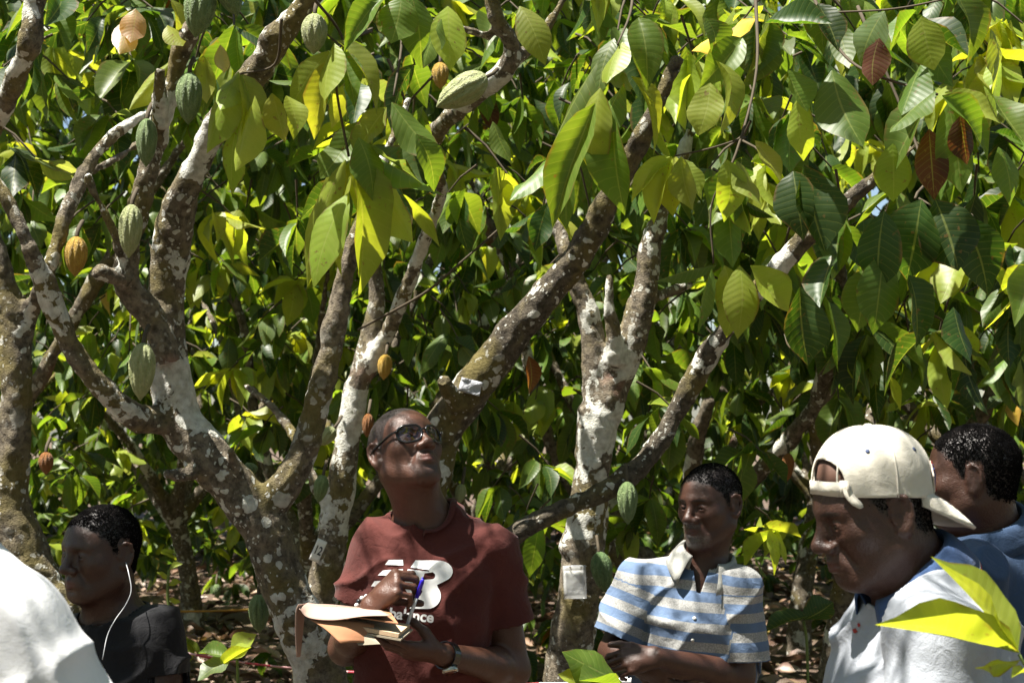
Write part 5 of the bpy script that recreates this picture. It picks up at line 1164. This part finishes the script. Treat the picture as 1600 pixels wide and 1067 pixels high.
tube_obj('string', catmull([P(880, 890, d + .03), P(890, 884, d - .005), P(908, 884, d - .005), P(926, 884, d + .03)], 5), .0012, CLEARP, pt, 5)
d = surf_d(T5, 500, 855, 5.62) - .012
ntg = empty('number_tag', P(497, 860, d), 'small white number tag hung on the slim trunk behind the main fork', 'tag')
c, x, y, n = plate('card', 497, 860, d, 16, 36, -24, CARDW, ntg, .001)
cu = bpy.data.curves.new('t', 'FONT'); cu.body = '12'; cu.size = 1; cu.align_x = 'CENTER'; cu.align_y = 'CENTER'; cu.offset = .02; o = bpy.data.objects.new('t', cu); col.objects.link(o)
me = o.evaluated_get(bpy.context.evaluated_depsgraph_get()).to_mesh(); bm = bmesh.new(); bm.from_mesh(me); bpy.data.objects.remove(o)
for v in bm.verts: p = c + x * v.co.x * .030 + y * v.co.y * .046 + n * .0016; v.co = Vector(p)
bm_obj('printed_number', bm, INK, ntg)
d = surf_d(T2, 735, 605, 4.6) - .012
pe_ = empty('plastic_patch', P(735, 605, d), 'scrap of grey plastic film stuck on the mossy limb above the glasses', 'plastic film')
SILV = simple('grey_film', (0.42, 0.43, 0.47), 0.35, 0.5, var=.25, scale=60, bmp=.8, bd=.006); plate('film', 735, 604, d, 34, 22, -14, SILV, pe_, .0008, bulge=.010)
FLAT = sorted(range(NV), key=lambda i: abs(_pr[i][0]) + (1 if _pr[i][5] else 0))[:4]
def small_plant(name, label, stem, leaves, d, sm=None):
    e0 = P(*stem[0][:2], d); g = float(gz(e0[0], e0[1])); t = empty(name, (e0[0], e0[1], g), label, 'plant')
    w = [np.array([e0[0], e0[1], g])] if sm is None else []
    w += [P(a, b, d) for a, b in stem]; tube_obj('stem', catmull(np.array(w), 5), .004 * d / 4, simple('green_stem', (0.12, 0.17, 0.04), .6), t, 6)
    for bx, by, tx, ty, wd, dz, c, nr in leaves:
        a = P(bx, by, d); b = P(tx, ty, d + dz); ax = b - a; ln = np.linalg.norm(ax); ax /= ln; nr = np.array(nr, float); nr -= ax * (nr @ ax); nr /= np.linalg.norm(nr); x = np.cross(ax, nr); ww = wd / FPX * d * 1.1
        o = bpy.data.objects.new('leaf', LEAF_ME[FLAT[int(rng.integers(4))]]); o.parent = t; cc = np.array(LC[c]); o['leaf_colour'] = [float(v) for v in cc]
        o.matrix_basis = Matrix([[x[k] * ww, ax[k] * ln, nr[k] * ln, a[k] - t.location[k]] for k in range(3)] + [[0, 0, 0, 1]]); col.objects.link(o)
    return t
small_plant('seedling', 'small sunlit seedling with three broad leaves left of the lichen trunk', [(372, 1070), (360, 1030)], [(360, 1030, 308, 1062, 44, -.03, 'p', (0, -.5, .9)), (360, 1026, 308, 1018, 30, .06, 'g', (-.2, -.6, .8)), (360, 1030, 400, 990, 44, .0, 'y', (-.5, -.6, .5)), (345, 1040, 392, 1008, 20, -.05, 'y', (-.3, .3, .8))], 4.5)
small_plant('seedling', 'broad leaved green plant at the elbow of the striped shirt man', [(960, 1110), (968, 1064)], [(972, 1066, 880, 1016, 62, -.05, 'g', (-.3, -.7, .7)), (966, 1070, 905, 1062, 50, -.12, 'g', (-.1, -.5, .9)), (915, 1072, 872, 1052, 30, 0, 'y', (-.3, -.6, .7))], 4.05)
small_plant('seedling', 'dark broad leaved plant over the leaf litter left of the white cap man', [(1262, 1040), (1256, 970)], [(1262, 962, 1192, 988, 34, -.05, 'd', (-.1, -.55, .8)), (1256, 968, 1302, 940, 44, .05, 'd', (.1, -.6, .8)), (1250, 960, 1225, 945, 30, .2, 'd', (0, -.5, .8))], 5.6)
small_plant('seedling', 'leafy seedling with bright leaves beside the black t-shirt sleeve', [(268, 1000), (262, 930), (264, 890)], [(264, 890, 285, 880, 10, 0, 'y', (0, -.6, .8)), (262, 905, 245, 893, 10, 0, 'y', (0, -.6, .8)), (263, 915, 284, 908, 11, 0, 'y', (0, -.7, .7)), (263, 935, 282, 940, 11, 0, 'y', (0, -.6, .8)), (262, 948, 250, 960, 10, 0, 'g', (0, -.6, .8))], 6.8)
small_plant('sapling', 'bright yellow green leafy shoot in front of the pale grey shirt', [(1640, 1140), (1612, 1060), (1592, 1022)], [(1592, 1020, 1372, 968, 52, -.05, 'y', (.15, -.55, .8)), (1590, 1016, 1456, 868, 56, .03, 'y', (.5, -.7, .5)), (1594, 1030, 1524, 1040, 22, -.06, 'y', (0, -.6, .8)), (1600, 1050, 1580, 1058, 16, -.05, 'y', (0, -.6, .8))], 1.98)
def tape(name, label, a, b, sag, w, c1, c2):
    m, nt, bb = mat(name + '_plastic'); at = nd(nt, 'ShaderNodeTexCoord').outputs['Object']; sp = nd(nt, 'ShaderNodeSeparateXYZ'); nt.links.new(at, sp.inputs[0])
    nt.links.new(mixc(nt, mth(nt, 'GREATER_THAN', mth(nt, 'FRACT', mth(nt, 'MULTIPLY', sp.outputs[0], 4.5)), .5), c1, c2), bb.inputs['Base Color']); setin(bb, Roughness=.35)
    V = []; N = 40
    for i in range(N + 1):
        t = i / N; p = a + (b - a) * t - np.array([0, 0, 4 * sag * t * (1 - t)]); tw = .5 * math.sin(t * 9); V += [p + np.array([0, math.sin(tw), math.cos(tw)]) * w / 2, p - np.array([0, math.sin(tw), math.cos(tw)]) * w / 2]
    o = mesh_obj('barrier_tape', V, [[i * 2, i * 2 + 1, i * 2 + 3, i * 2 + 2] for i in range(N)], m); s = o.modifiers.new('t', 'SOLIDIFY'); s.thickness = .0006; tag(o, label, 'tape')
tape('red_tape', 'thin red and white tape strung low behind the seedling at left', P(150, 985, 6.6), P(640, 1050, 6.0), .05, .010, (.30, .02, .04), (.40, .22, .22))
tape('yellow_tape', 'faint yellow tape strung between trunks in the left background', P(120, 950, 8.6), P(520, 942, 8.6), .03, .014, (.30, .17, .02), (.34, .18, .02))
tape('white_tape', 'red and white tape along the bottom edge between the two men', P(690, 1072, 5.0), P(1100, 1050, 5.0), .02, .03, (.5, .04, .05), (.75, .75, .75))
